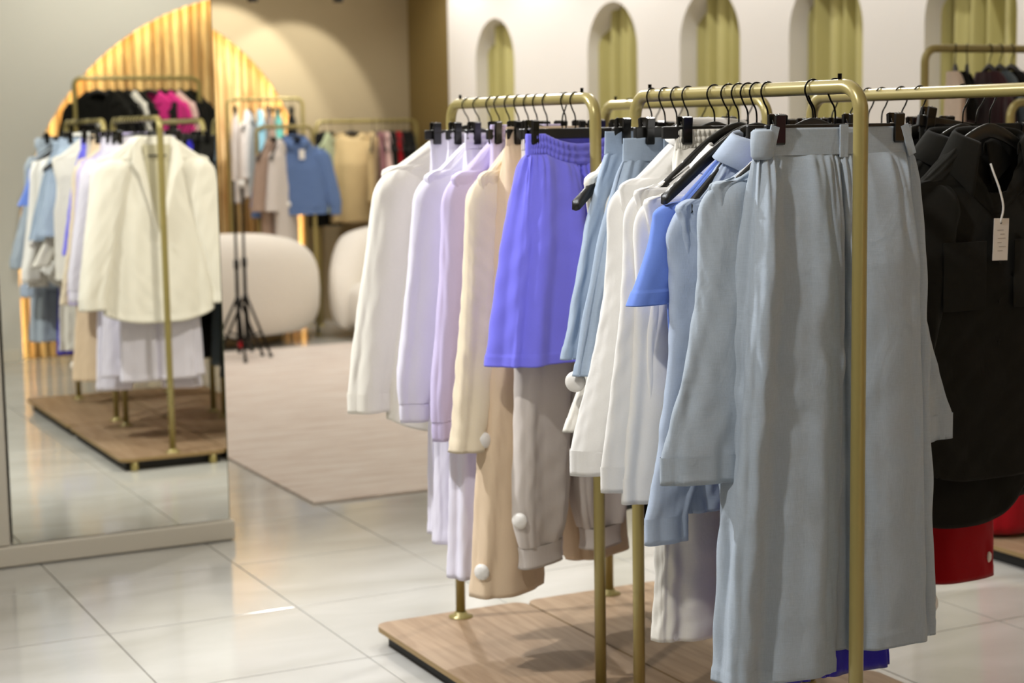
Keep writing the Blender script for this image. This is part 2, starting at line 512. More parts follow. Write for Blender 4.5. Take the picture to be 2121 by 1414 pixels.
# rug
tag(MB().box((2.365 + 1.5, 6.505 + 2.45, .006), (3.0, 4.9, .012)).build('rug', RUG, bevel=.003), 'pale pinkish beige woven rug on the tiles before the sofas', 'rug')


# ------------------------------------------------------------------ sofas
def sofa(lab, loc, rz, r, h, a0, a1, seat_h, seat_r, taper=.35, thick=.30):
    t = thing('boucle_sofa', lab, 'sofa', loc, rz)
    n, k = 60, 24
    A = np.linspace(a0, a1, n)
    R = []
    for i, a in enumerate(A):
        f = i / (n - 1)
        e = min(1, math.sin(math.pi * min(max(f, .0), 1)) ** .5 + .02)
        hh = h * (1 - taper * (2 * abs(f - .5)) ** 2.2) * min(1, .25 + e)
        tw = thick * min(1, .12 + 1.15 * e)
        th = np.linspace(0, 2 * math.pi, k, endpoint=False)
        cx = np.sign(np.cos(th)) * np.abs(np.cos(th)) ** .75 * tw / 2
        cz = np.sign(np.sin(th)) * np.abs(np.sin(th)) ** .6 * (hh - .07) / 2 + (hh - .07) / 2 + .07
        bulge = 1 + .10 * np.sin(np.clip((cz - .07) / (hh - .07), 0, 1) * math.pi)
        rad = r + cx * bulge
        R.append(np.stack([rad * math.cos(a), rad * math.sin(a), cz], 1))
    MB().grid(np.array(R), True, True, True).build('backrest', BOUCLE, t, smooth=True)
    prof = [(.02, .075), (seat_r * .9, .075), (seat_r * .98, .12), (seat_r, .22), (seat_r * .985, seat_h - .09), (seat_r * .93, seat_h - .03), (seat_r * .75, seat_h), (.02, seat_h + .012)]
    MB().lathe(prof, n=48).build('seat_cushion', BOUCLE, t, smooth=True)
    MB().lathe([(.02, 0), (seat_r * .92, 0), (seat_r * .92, .075), (.02, .075)], n=40).build('plinth', OAKEDGE, t)
    return t


sofa('cream boucle curved sofa turned away, behind the two light stands', (3.72, 12.14, .012), math.radians(-97), .58, .80, -2.2, 2.2, .40, .50, .62)
sofa('cream boucle curved sofa with its seat showing, beside the white blazer', (4.98, 11.56, .012), math.radians(66), .46, .80, -1.75, 1.75, .40, .44, .20)


# ------------------------------------------------------------------ racks
def rack(lab, x0, y0, x1, y1, zr, loc_group='gold clothes racks', base=None, pegs=True, along='Y'):
    """inverted-U rail from (x0,y0) to (x1,y1), foot height given by the base board"""
    cx, cy = (x0 + x1) / 2, (y0 + y1) / 2
    t = thing('clothes_rack', lab, 'clothes rack', (cx, cy, 0), 0, loc_group)
    zf = .0606 if base else 0
    d = np.array([x1 - x0, y1 - y0, 0.0]); ln = np.linalg.norm(d); d /= ln
    A, B = np.array([x0 - cx, y0 - cy, 0]), np.array([x1 - cx, y1 - cy, 0])
    rb = .05
    up = np.array([0, 0, 1.0])
    P = [A + up * zf, A + up * (zf + .4), A + up * (zr - rb)]
    for q in np.linspace(0, math.pi / 2, 9)[1:]: P.append(A + up * (zr - rb) + d * rb * (1 - math.cos(q)) + up * rb * math.sin(q))
    for k in (.25, .5, .75): P.append(A + d * (rb + (ln - 2 * rb) * k) + up * zr)
    for q in np.linspace(0, math.pi / 2, 9): P.append(B + up * (zr - rb) - d * rb * (1 - math.sin(q)) + up * rb * math.cos(q))
    P += [B + up * (zf + .4), B + up * zf]
    MB().tube(P, .0145, 20).build('rail_frame', GOLD, t, smooth=True)
    for E in (A, B):
        MB().lathe([(.001, zf), (.036, zf), (.036, zf + .003), (.020, zf + .006), (.018, zf + .016), (.001, zf + .016)], E, 24).build('foot_flange', GOLD, t, smooth=True)
    if pegs:
        for E, s in ((A, 1), (B, -1)):
            MB().lathe([(.001, zr + .01), (.0042, zr + .01), (.0042, zr + .0255), (.001, zr + .0255)], E + d * s * .066, 10).build('peg', BLKMET, t)
    if base:
        bx0, bx1, by0, by1 = base
        w, l = bx1 - bx0, by1 - by0
        c = ((bx0 + bx1) / 2 - cx, (by0 + by1) / 2 - cy)
        rc = .045
        prof = []
        for qx, qy, a in ((1, 1, 0), (-1, 1, 90), (-1, -1, 180), (1, -1, 270)):
            for q in np.linspace(0, 90, 7):
                an = math.radians(a + q)
                prof.append((c[0] + qx * (w / 2 - rc) + rc * math.cos(an), c[1] + qy * (l / 2 - rc) + rc * math.sin(an)))
        prof = np.array(prof)
        R = np.array([[(p[0], p[1], z) for p in prof] for z in (.0455, .0606)])
        m = MB().grid(R, True, True, True)
        o = m.build('base_board', OAK, t)
        o.data.materials.append(OAKEDGE)
        for p in o.data.polygons:
            if abs(p.normal.z) < .5: p.material_index = 1
        MB().box((c[0], c[1], .0230), (w - .06, l - .08, .0445)).build('plinth', SKIRT, t)
        for sx in (-1, 1):
            for sy in (-1, 1):
                MB().lathe([(.001, 0), (.017, 0), (.019, .01), (.017, .0455), (.001, .0455)], (c[0] + sx * (w / 2 - .065), c[1] + sy * (l / 2 - .019), 0), 14).build('foot', GOLD, t, smooth=True)
    return t


XA, XC = 2.106, 2.615
rack('gold clothes rack nearest the viewer, hung with blue linen and white shirts', XA, 2.68, XA, 3.52, RAILZ, base=(1.851, 2.344, 2.515, 3.560))
rack('gold clothes rack in front of the mirror, hung with lilac and beige clothes', XA, 3.71, XA, 4.55, RAILZ + .001, base=(1.851, 2.344, 3.570, 4.612))
rack('gold clothes rack hung with black clothes, price tag on the near shirt', XC, 2.68, XC, 3.52, RAILZ - .006, base=(2.350, 2.843, 2.515, 3.560))
rack('gold clothes rack hidden behind the white shirts, carrying black skirts', XC, 3.71, XC, 4.55, RAILZ - .006, base=(2.350, 2.843, 3.570, 4.612))

# ------------------------------------------------------------------ hangers
PROTO = {}


def hook_mesh():
    m = MB()
    c = np.array([0, 0, -.0034]); R = .0200
    P = [c + R * np.array([math.cos(a), 0, math.sin(a)]) for a in np.radians(np.linspace(38, 212, 20))]
    e = P[-1]
    K = [e, e + np.array([.006, 0, -.012]), [-.003, 0, -.038], [0, 0, -.052], [0, 0, -.074]]
    P += list(spline(K, np.linspace(0, 1, 14)))[1:]
    m.tube(np.array(P), .0019, 8)
    return m


def coat_z(u):
    a = np.abs(u) / .222
    return -.069 - .146 * a ** 1.12 + .022 * np.sin(np.clip(a, 0, 1) * math.pi) * (1 - a)


def coat_mesh(hw=.222):
    us = np.linspace(-1, 1, 61)
    R = []
    for s in us:
        u = s * hw; z = coat_z(s * .222)
        a = abs(s)
        th = .0055 + .0055 * a ** 3                 # thickness along the rail grows to the tips
        hh = .030 - .008 * a
        bw = -.003 * a * a
        dz = -.006 * max(0, a - .93) / .07
        R.append([(u, bw - th, z - hh), (u, bw - th * .9, z - .004), (u, bw - th * .4, z + dz), (u, bw + th * .4, z + dz), (u, bw + th * .9, z - .004), (u, bw + th, z - hh), (u, bw, z - hh - .003)])
    return MB().grid(np.array(R), True, True, True)


def clip_mesh():
    m = MB()
    for s in (-1, 1):       # two jaws, splayed handles on top
        P = [(s * .0085, .030), (s * .0160, .027), (s * .0140, .004), (s * .0140, -.026), (s * .0120, -.030), (s * .0065, -.027), (s * .0070, .002)]
        R = np.array([[(x, y, z) for y, z in P] for x in (-.0115, .0115)])
        m.grid(R, True, True, True)
    return m


def spring_mesh():
    m = MB()
    m.tube([(-.013, 0, .008), (.013, 0, .008)], .0022, 8)
    m.tube([(-.004, -.014, .031), (-.004, -.004, .006), (-.004, .004, .006), (-.004, .014, .031)], .0013, 6)
    return m


def make_protos():
    PROTO['hook'] = hook_mesh().build('hook', BLKMET, None, smooth=True)
    PROTO['shoulder'] = coat_mesh().build('shoulder_bar', BLACK, None, smooth=True)
    PROTO['bar'] = MB().box((0, 0, -.0845), (.335, .010, .026)).build('crossbar', BLACK, None, bevel=.0025)
    PROTO['clip'] = clip_mesh().build('clip', BLKPLA, None, bevel=.001)
    PROTO['spring'] = spring_mesh().build('clip_spring', STEEL, None, smooth=True)


make_protos()
USED = set()


def first_or_copy(key, name, parent, loc=(0, 0, 0), rz=0):
    if key not in USED:
        USED.add(key)
        o = PROTO[key]; o.parent = parent; o.location = loc; o.rotation_euler = (0, 0, rz)
        return o
    return share(PROTO[key], name, parent, loc, rz)


def coat_hanger(lab, x, y, z=RAILZ, rz=0, flip=False, hw=.222, zt=-.215, group='black wooden coat hangers'):
    t = thing('coat_hanger', lab, 'hanger', (x, y, z), rz, group)
    first_or_copy('hook', 'hook', t, (0, 0, 0), math.pi if flip else 0)
    o = first_or_copy('shoulder', 'shoulder_bar', t)
    o.scale = (hw / .222, 1, zt / -.215)
    return t


def clip_hanger(lab, x, y, z=RAILZ, rz=0, flip=False, clips=(-.135, .135), lean=0, group='black clip hangers'):
    t = thing('clip_hanger', lab, 'hanger', (x, y, z), rz, group)
    if lean: t.rotation_euler = (0, lean, rz)
    first_or_copy('hook', 'hook', t, (0, 0, 0), math.pi if flip else 0)
    first_or_copy('bar', 'crossbar', t)
    for u in clips:
        c = first_or_copy('clip', 'clip', t, (u, 0, -.0805))
        first_or_copy('spring', 'clip_spring', c)
    return t


# ------------------------------------------------------------------ garments
def waves(S, Z, rs, n, lo, hi, amp):
    """random crumple waves over the cloth, wavelengths lo..hi metres"""
    F = np.zeros_like(S)
    for _ in range(n):
        l = rs.uniform(lo, hi); a = rs.uniform(-1.0, 1.0)
        k = 2 * math.pi / l
        F += np.sin(k * math.cos(a) * S + k * math.sin(a) * Z + rs.rand() * 6.3 + 1.5 * np.sin(Z * rs.uniform(6, 14) + rs.rand() * 6))
    return F / math.sqrt(n) * amp


def sup(th, p, q):
    c, s = np.cos(th), np.sin(th)
    return np.sign(c) * np.abs(c) ** p, np.sign(s) * np.abs(s) ** q


def cloth_tube(cu, cw, Z, A, B, rs, nu=120, fold=(.006, .010), ns=(4, 7, 11), psi=0.0, p=.8, q=.75, crumple=.0012, zoff=None, hem=True, ramp=.06, drift=.5, gather=0):
    """closed cloth tube: centres cu,cw, heights Z, half widths A (across), B (through); folds grow from fold[0] to fold[1]"""
    nv = len(Z)
    th = np.linspace(0, 2 * math.pi, nu, endpoint=False)
    t = np.linspace(0, 1, nv)[:, None]
    x0, y0 = sup(th, p, q)
    X = A[:, None] * x0[None]; Y = B[:, None] * y0[None]
    nx = np.cos(th)[None] * B[:, None]; ny = np.sin(th)[None] * A[:, None]
    ln = np.sqrt(nx ** 2 + ny ** 2) + 1e-9; nx, ny = nx / ln, ny / ln
    F = np.zeros((nv, nu))
    for i, n in enumerate(ns):
        a = 1.0 / (1 + .45 * i)
        ph = rs.rand() * 6.3 + drift * np.sin(2.2 * t + rs.rand() * 6.3) + .10 * np.sin(6 * t + rs.rand() * 6)
        q1 = .5 * (n * th[None] + ph)
        F += a * (.62 * (2.2 * np.sqrt(np.sin(q1) ** 2 + .012) - 1.3) - .45 * np.cos(2 * q1))
    F /= sum(1.0 / (1 + .45 * i) for i in range(len(ns)))
    amp = (fold[0] + (fold[1] - fold[0]) * t) * np.clip(t / ramp, .12, 1) ** .8
    D = F * amp
    D += waves(th[None] * A.mean() + 0 * t, Z[:, None] + 0 * th[None], rs, 9, .035, .13, crumple)
    if gather:
        Gt = np.exp(-((Z[0] - Z)[:, None] / .09)) * np.clip((Z[0] - Z)[:, None] / .012, 0, 1)
        D += gather * Gt * (np.sin(17 * th[None] + 1.3 * np.sin(3 * th[None]) + 2 * t) + .6 * np.sin(29 * th[None] + 3 * t))
    if hem: D += .0016 * (Z[:, None] < Z[-1] + .030)
    X = X + nx * D; Y = Y + ny * D
    cp, sp = math.cos(psi), math.sin(psi)
    V = np.zeros((nv, nu, 3))
    V[..., 0] = cu[:, None] + X * cp - Y * sp
    V[..., 1] = cw[:, None] + X * sp + Y * cp
    V[..., 2] = Z[:, None] + (zoff if zoff is not None else 0)
    if hem:
        last = V[-1]; ctr = last.mean(0)
        in1 = last + (ctr - last) * .02; in1[:, 2] = last[:, 2] + .0005
        m = min(nv - 1, max(1, int(round(.03 / max(1e-4, abs(Z[-1] - Z[-2]))))))
        up = V[-1 - m]; in2 = up + (up.mean(0) - up) * .07
        V = np.concatenate([V, in1[None], in2[None]])
    return V


def security_tag(parent, loc, n=(-1, -.6, 0), r=.021):
    """round pill-shaped tag pinned to the cloth"""
    n = Vector(n).normalized()
    prof = [(.001, -.009), (r * .6, -.0075), (r * .92, -.003), (r, 0), (r * .92, .004), (r * .6, .009), (.001, .0105)]
    o = MB().lathe(prof, n=24).build('security_tag', TAGW, parent, loc, smooth=True)
    o.rotation_euler = n.to_track_quat('Z', 'Y').to_euler()
    o['label'] = 'round white security tag'
    return o


def trousers(name, lab, cat, X, Y, mat, W, L, hem, T=.022, TH=.035, top=-.078, wb=.045, waist='band', gap=.0, crotch=.30, seed=1, rz=0, nu=110, nv=90,
             fold=(.005, .009), ns=(4, 7, 10), cuff=0, cuffw=.055, du=(0, 0), dhem=(0, 0), sag=0, crumple=.0010, group=None, zr=RAILZ, band_mat=None, wsc=1.0, skirt=False, dw=(0, 0), gather=0, res=1.0):
    """hangs from the rail at (X,Y); W half waist, L lowest point below the rail, hem half width of a leg"""
    rs = np.random.RandomState(seed)
    g = thing(name, lab, cat, (X, Y, zr), rz, group)
    nu, nv = max(24, int(nu * res)), max(16, int(nv * res))
    # waistband
    nb = 260 if waist == 'elastic' and res > .8 else 96
    th = np.linspace(0, 2 * math.pi, nb, endpoint=False)
    x0, y0 = sup(th, .7, .7)
    rows = []
    nr = 13
    for k in range(nr):
        f = k / (nr - 1)
        rip = 0
        if waist == 'elastic':
            rip = .0026 * np.sin(th * 64 + .8 * math.sin(f * 9)) * (.35 + .65 * abs(math.sin(f * math.pi * 3))) + .0030 * abs(math.sin(f * math.pi * 3))
        bw = (W + .001) * (1 + .01 * f)
        bt = (T * .5 if waist == 'elastic' else .0060 + .0060 * f) + rip
        zz = top - wb * f - sag * (1 - np.clip(np.abs(x0 * bw) / .13, 0, 1) ** 2) * (y0 < .1) - (0 if sag == 0 else .35 * sag * (1 - np.clip(np.abs(x0 * bw) / .13, 0, 1) ** 2) * (y0 >= .1))
        rows.append(np.stack([x0 * bw, y0 * bt, zz + 0 * x0], 1))
    inner = rows[0] * np.array([.985, .7, 1]); inner[:, 2] -= .002
    inner2 = inner.copy(); inner2[:, 2] -= wb
    MB().grid(np.array([inner2, inner] + rows), True).build('waistband', band_mat or mat, g, smooth=True)
    zt = top - wb + .002
    for side, nm in ((-1, 'leg'), (1, 'leg')):
        i = 0 if side < 0 else 1
        t = np.linspace(0, 1, nv) ** 1.0
        zl = -L + dhem[i] + cuff
        Z = zt + (zl - zt) * t
        v = (zt - Z)
        vc = crotch
        inn = np.where(v < vc, 0.0, gap * np.clip((v - vc) / max(.01, (L + zt - vc)), 0, 1))
        if skirt: inn = np.zeros(nv)
        outw = W + (inn * 0)
        full = (L + zt)
        target_out = gap + 2 * hem + du[i]
        outw = W + (target_out - W) * np.clip(v / full, 0, 1) ** .8
        inn = inn + (du[i] * .5 * np.clip(v / full, 0, 1) if False else 0)
        inn = inn - .004
        A = (outw - inn) / 2; C = side * (outw + inn) / 2
        tb = T * .55 if waist == 'elastic' else .0095
        B = tb + (TH - tb) * np.clip(v / .22, 0, 1) ** .6
        if cuff:
            bal = np.clip((t - .86) / .14, 0, 1)
            A = A * (1 - .30 * bal ** 2.5); B = B * (1 - .2 * bal ** 3)
        cw = dw[i] * np.clip(v / full, 0, 1)
        sg = None
        if sag:
            xs = C[:, None] + A[:, None] * sup(np.linspace(0, 2 * math.pi, nu, endpoint=False), .6, .7)[0][None]
            y1 = sup(np.linspace(0, 2 * math.pi, nu, endpoint=False), .6, .7)[1][None]
            sg = -sag * (1 - np.clip(np.abs(xs) / .13, 0, 1) ** 2) * np.clip(1 - 6 * t[:, None], 0, 1) * np.where(y1 < .1, 1, .35)
        V = cloth_tube(C, cw, Z, A, B, rs, nu, fold, ns, 0, .6, .7, crumple, sg, not cuff, gather=gather)
        # seam line of a deep hem
        lg = MB().grid(V, True).build(nm, mat, g, smooth=True)
        if cuff:
            k = 8
            c0 = V[-1].mean(0)
            a0 = (V[-1][:, 0].max() - V[-1][:, 0].min()) / 2; b0 = (V[-1][:, 1].max() - V[-1][:, 1].min()) / 2
            tt = np.linspace(0, 2 * math.pi, 120, endpoint=False)
            xx, yy = sup(tt, .75, .75)
            rows = []
            for j in range(k):
                f = j / (k - 1)
                s = (1.0 - .06 * math.sin(f * math.pi)) if f > 0 else .98
                rp = 1 + .012 * np.sin(tt * 44)
                rows.append(np.stack([c0[0] + xx * a0 * s * rp, c0[1] + yy * b0 * s * rp, c0[2] - cuff * f + 0 * xx], 1))
            rows.append(rows[-1] * 1.0); rows[-1][:, 0] = c0[0] + (rows[-1][:, 0] - c0[0]) * .9; rows[-1][:, 1] = c0[1] + (rows[-1][:, 1] - c0[1]) * .8
            r2 = rows[-1].copy(); r2[:, 2] += .03; rows.append(r2)
            MB().grid(np.array(rows), True).build('ribbed_cuff', mat, g, smooth=True)
    return g


def collar_part(g, mat, Wn, Tn, z, fd, leaf=.045, spread=.03, stand=.028, seed=0, open_=.9):
    """folded shirt collar round the neck; opening at the front (fd = -1: front faces -Y)"""
    n = 61
    a = np.linspace(-math.pi * open_, math.pi * open_, n)         # 0 = back of the neck
    k = np.abs(a) / (math.pi * open_)
    bx, by = np.sin(a) * (Wn + .006), -fd * np.cos(a) * (Tn + .008)
    zz = z - .035 * k ** 2.2
    ox, oy = np.sin(a), -fd * np.cos(a) * (Tn / Wn) ** .5
    lf = leaf * (.85 + .75 * k ** 5)
    rows = [np.stack([bx, by, zz], 1),
            np.stack([bx * 1.01, by * 1.01, zz + stand * .8], 1),
            np.stack([bx + ox * .004, by + oy * .004, zz + stand], 1),
            np.stack([bx + ox * .010, by + oy * .010, zz + stand - .006], 1),
            np.stack([bx + ox * (.012 + spread * .5), by + oy * .016, zz + stand - lf * .55], 1),
            np.stack([bx + ox * (.014 + spread), by + oy * .020, zz + stand - lf], 1)]
    return MB().grid(np.array(rows), False).build('collar', mat, g, smooth=True, solid=.0022)


def hanger_for(SW, zs):
    return SW * .82, zs + .004


def top(name, lab, cat, X, Y, mat, SW, L, z0=-.082, Wn=.07, zs=-.20, HW=None, T=.024, seed=1, rz=0, nu=150, nv=100, fold=(.003, .008), ns=(3, 5, 8), crumple=.001,
        fd=-1, nd=.05, sleeve=None, collar=None, cuff=None, hemround=0, group=None, zr=RAILZ, res=1.0, rib=0, sag=0, buttons=0, seam=None):
    """upper garment on a hanger. SW half shoulder width, L lowest point below the rail.
    sleeve: dict(end=(du,dw,dz), a=(top,mid,end), b, bow=outward bow, side=(left,right))"""
    rs = np.random.RandomState(seed)
    g = thing(name, lab, cat, (X, Y, zr), rz, group)
    nu, nv = max(30, int(nu * res)), max(20, int(nv * res))
    HW = HW or SW * .98
    n1 = int(nv * .3)
    f1 = np.linspace(0, 1, n1)
    hw_, zt_ = hanger_for(SW, zs)
    W1 = Wn + (SW - .004 - Wn) * np.sin(f1 * math.pi / 2) ** .9
    lim = np.minimum(W1, hw_)
    Z1 = coat_z(lim * .222 / hw_) * (zt_ / -.215) + .012 - np.clip((W1 - hw_) / (SW - hw_), 0, 1) ** 2 * .016
    Z1 = Z1 + (z0 - Z1[0]) * (1 - f1) ** 2
    Z1 = np.minimum.accumulate(Z1 - np.arange(n1) * 1e-5)
    zs = Z1[-1]
    Z2 = np.linspace(zs, -L + rib, nv - n1 + 1)[1:]
    v = np.clip((zs - Z2) / (L + zs - rib + 1e-6), 0, 1)
    W2 = SW + (HW - SW) * v ** .8 - .022 * np.exp(-((v - .22) / .15) ** 2) + .006 * np.exp(-(v / .02) ** 2)
    Z = np.concatenate([Z1, Z2]); A = np.concatenate([W1, W2])
    B = np.concatenate([.028 + (.024 - .028) * f1, .024 + (T - .024) * np.clip(v / .3, 0, 1)])
    th = np.linspace(0, 2 * math.pi, nu, endpoint=False)
    x0, y0 = sup(th, .8, .75)
    t = np.linspace(0, 1, nv)[:, None]
    front = np.clip(y0 * fd, 0, 1)[None]
    zoff = -nd * front * np.clip(1 - np.abs(A[:, None] * x0[None]) / (Wn * 1.15), 0, 1) ** .7 * np.clip(1 - t / .34, 0, 1)
    if hemround:
        zoff = zoff + hemround * np.abs(x0[None]) ** 3 * t ** 8
    V = cloth_tube(np.zeros(nv), np.zeros(nv), Z, A, B, rs, nu, fold, ns, 0, .8, .75, crumple, zoff, not rib)
    MB().grid(V, True).build('body', mat, g, smooth=True)
    if rib:
        tt = np.linspace(0, 2 * math.pi, 160, endpoint=False); xx, yy = sup(tt, .8, .75)
        rows = []
        for f in np.linspace(0, 1, 6):
            rp = 1 + .006 * np.sin(tt * 70)
            rows.append(np.stack([xx * A[-1] * (.99 - .05 * f) * rp, yy * (B[-1] + .002) * rp, -L + rib * (1 - f) + 0 * xx], 1))
        MB().grid(np.array(rows), True).build('hem_band', mat, g, smooth=True)
    if collar:
        collar_part(g, mat, Wn, .032, z0 - .004, fd, **collar)
    if sleeve:
        for side in sleeve.get('sides', (-1, 1)):
            du, dw, dz = sleeve['end'] if side < 0 else sleeve.get('end2', sleeve['end'])
            ns_ = int(70 * res) + 14
            tt = np.linspace(0, 1, ns_)
            a0, a1, a2 = sleeve['a']
            ztop = zs + .012
            c0 = SW - a0 * .78
            K = np.array([[c0, 0, ztop], [c0 + sleeve.get('bow', .012) + (du - c0) * .25, dw * .25, ztop + (dz - ztop) * .33],
                          [c0 + sleeve.get('bow', .012) + (du - c0) * .6, dw * .6, ztop + (dz - ztop) * .66], [du, dw, dz]])
            P = spline(K, tt)
            Aw = np.interp(tt, [0, .45, 1], [a0, a1, a2])
            cap = np.clip(tt / .14, 0, 1)
            Aw = Aw * np.sqrt(np.clip(1 - (1 - cap) ** 2, .02, 1))
            b = sleeve['b']
            Bw = b * np.sqrt(np.clip(1 - (1 - np.clip(tt / .10, 0, 1)) ** 2, .05, 1)) * np.interp(tt, [0, .3, 1], [.9, 1.0, 1.0])
            ck = cuff if cuff else None
            if ck == 'rib':
                bal = np.clip((tt - .86) / .14, 0, 1); Aw = Aw * (1 - .22 * bal ** 2); Bw = Bw * (1 - .15 * bal ** 2)
            Vs = cloth_tube(side * P[:, 0], P[:, 1], P[:, 2], Aw, Bw, rs, max(24, int(84 * res)), (.002, sleeve.get('fold', .006)), (2, 3, 5), side * sleeve.get('psi', .25), .85, .85, crumple * 1.0, None, ck is None)
            MB().grid(Vs, True).build('sleeve', mat, g, smooth=True)
            if ck:
                c = Vs[-1].mean(0)
                hh = .055
                k = len(Vs[-1])
                rows = []
                for f in np.linspace(0, 1, 6):
                    s = (1.02 if ck == 'band' else .93) + (.0 if ck == 'band' else .05 * math.sin(f * math.pi))
                    r = c + (Vs[-1] - c) * s; r[:, 2] = Vs[-1][:, 2] + .004 - hh * f
                    rows.append(r)
                r = c + (rows[-1] - c) * .93; r[:, 2] = rows[-1][:, 2] + .001; rows.append(r)
                r = r.copy(); r[:, 2] += .03; rows.append(r)
                MB().grid(np.array(rows), True).build('cuff', mat, g, smooth=True)
    for i in range(buttons):
        zb = z0 - nd - .03 - i * .09
        MB().lathe([(.001, 0), (.0055, 0), (.006, .001), (.0055, .0025), (.001, .002)], n=12).build('button', mat, g, (.004, fd * (T + .008), zb)).rotation_euler = (fd * -math.pi / 2, 0, 0)
    return g


def hang(kind, lab, x, y, **k):
    return (coat_hanger if kind == 'c' else clip_hanger)(lab, x, y, **k)


RA = RAILZ + .001
# ---- near rack, front to back
def dress(kind, hlab, name, lab, cat, X, Y, mat, *a, rz=0, zr=RAILZ, flip=False, hang_kw=None, hx=None, **k):
    """a garment together with the hanger it hangs on (two things)"""
    hk = dict(hang_kw or {})
    if kind == 'c':
        zs = k.get('zs', -.20)
        hw, zt = hanger_for(a[0], zs)
        hk.setdefault('hw', hw); hk.setdefault('zt', zt)
        coat_hanger(hlab, X if hx is None else hx, Y, zr, rz, flip, **hk)
        return top(name, lab, cat, X, Y, mat, *a, rz=rz, zr=zr, **k)
    clip_hanger(hlab, X if hx is None else hx, Y, zr, rz, flip, **hk)
    return trousers(name, lab, cat, X, Y, mat, *a, rz=rz, zr=zr, **k)


LT = dress('k', 'black clip hanger gripping the blue grey linen trousers in front', 'linen_trousers', 'blue grey wide linen trousers with a folded waist, hanging right behind the front post', 'trousers',
           2.118, 2.775, LIN_BLUE, .189, 1.165, .128, hx=2.118, hang_kw=dict(clips=(-.140, .150)), T=.026, TH=.054,
           top=-.078, wb=.053, gap=.012, crotch=.30, seed=7, nu=220, nv=170, fold=(.015, .021), ns=(4, 6, 9), du=(.008, -.03), dhem=(-.002, .03), crumple=.0020, gather=.0035)
for u, sk in ((-.160, .25), (.012, 0), (.172, -.35)):
    o = MB().box((0, 0, 0), (.020, .004, .064)).build('belt_loop', LIN_BLUE, LT, (u, -.0125, -.105), bevel=.001)
    o.rotation_euler = (0, sk, 0)
m = MB()
m.lathe([(.001, -.030), (.018, -.031), (.024, -.024), (.025, 0), (.024, .022), (.018, .027), (.013, .022), (.001, .020)], (0, 0, 0), 28)
o = m.build('rolled_waist_end', LIN_BLUE, LT, (-.178, -.006, -.107), smooth=True); o.scale = (1, .7, 1)
security_tag(LT, (.252, -.012, -1.07), (1, -.5, .1))

dress('c', 'black coat hanger inside the blue grey linen jacket', 'linen_jacket', 'blue grey linen jacket with rolled hanging sleeves, behind the front trousers', 'jacket', 2.105, 2.83, LIN_BLUE, .246, .885, z0=-.118, Wn=.085, zs=-.186,
      HW=.215, T=.030, seed=11, nu=170, nv=130, sleeve=dict(end=(.284, -.012, -.715), end2=(.285, 0, -.69), a=(.086, .070, .074), b=.028, bow=-.012, fold=.014, psi=.15), cuff='band', crumple=.0022, nd=.03, fold=(.005, .014))
dress('k', 'black clip hanger holding the royal blue trousers', 'royal_blue_trousers', 'royal blue wide trousers showing only below the front linen trousers', 'trousers', 2.155, 2.89, ROYAL, .12, 1.235, .09, T=.014, TH=.02, seed=21, gap=.02, res=.7,
      hang_kw=dict(clips=(-.09, .09)))
dress('c', 'black coat hanger inside the light blue shirt', 'light_blue_shirt', 'light blue linen shirt with a flat collar and long straight sleeves', 'shirt', 2.106, 2.985, LIN_BLUE2, .248, .86, rz=.15, z0=-.105, Wn=.082, zs=-.232, HW=.225, T=.026,
      seed=13, nu=160, nv=120, sleeve=dict(end=(.286, 0, -.86), a=(.084, .060, .044), b=.026, bow=-.02, fold=.012, psi=.3), cuff='band', collar=dict(leaf=.055, spread=.045), crumple=.0020, nd=.05, fold=(.004, .012), hang_kw=dict(hw=.222, zt=-.222))
dress('c', 'black coat hanger with a bare shoulder above the bright blue tee', 'tee_shirt', 'bright blue tee shirt, one short sleeve showing between blue and white shirts', 'shirt', 2.106, 3.026, SKYB, .256, .62, rz=.14, z0=-.135, Wn=.10, zs=-.236, HW=.235,
      T=.016, seed=15, res=.8, sleeve=dict(end=(.296, .004, -.430), a=(.080, .060, .046), b=.018, bow=.0, fold=.004, psi=.1), crumple=.0006, nd=.06, hang_kw=dict(hw=.255, zt=-.205))
dress('c', 'black coat hanger inside the white shirt beside the bright blue tee', 'white_shirt', 'white shirt with a rounded tail, next to the bright blue tee', 'shirt', 2.106, 3.058, WHITE, .268, .885, rz=.06, z0=-.128, Wn=.088, zs=-.222, HW=.262, T=.018, seed=17,
      hemround=.12, sleeve=dict(end=(.262, 0, -.80), a=(.076, .058, .052), b=.018, bow=-.006, psi=.3, fold=.009), cuff='band', collar=dict(leaf=.05, spread=.04), crumple=.0009, nd=.05, fold=(.004, .010), ns=(4, 7, 11))
dress('c', 'black coat hanger inside the middle one of the white shirts', 'white_shirt', 'middle white shirt of three, its plain cuff between the other two cuffs', 'shirt', 2.106, 3.092, WHITE, .272, .84, rz=.08, z0=-.124, Wn=.085, zs=-.204, HW=.25, T=.018, seed=18,
      hemround=.08, sleeve=dict(end=(.302, 0, -.775), a=(.078, .062, .056), b=.018, bow=.0, psi=.3, fold=.009), cuff='band', crumple=.0009, nd=.05, fold=(.004, .010), ns=(4, 7, 11))
dress('k', 'black clip hanger holding the white elastic waist trousers', 'white_trousers', 'white linen trousers with a gathered elastic waist between shirt collars', 'trousers', 2.122, 3.13, OFFWH, .150, 1.185, .085, T=.018, TH=.026, wb=.042,
      waist='elastic', seed=23, gap=.01, crumple=.0022, du=(.02, 0), nu=120, nv=110, hx=XA, hang_kw=dict(clips=(-.112, .125)), fold=(.006, .012))
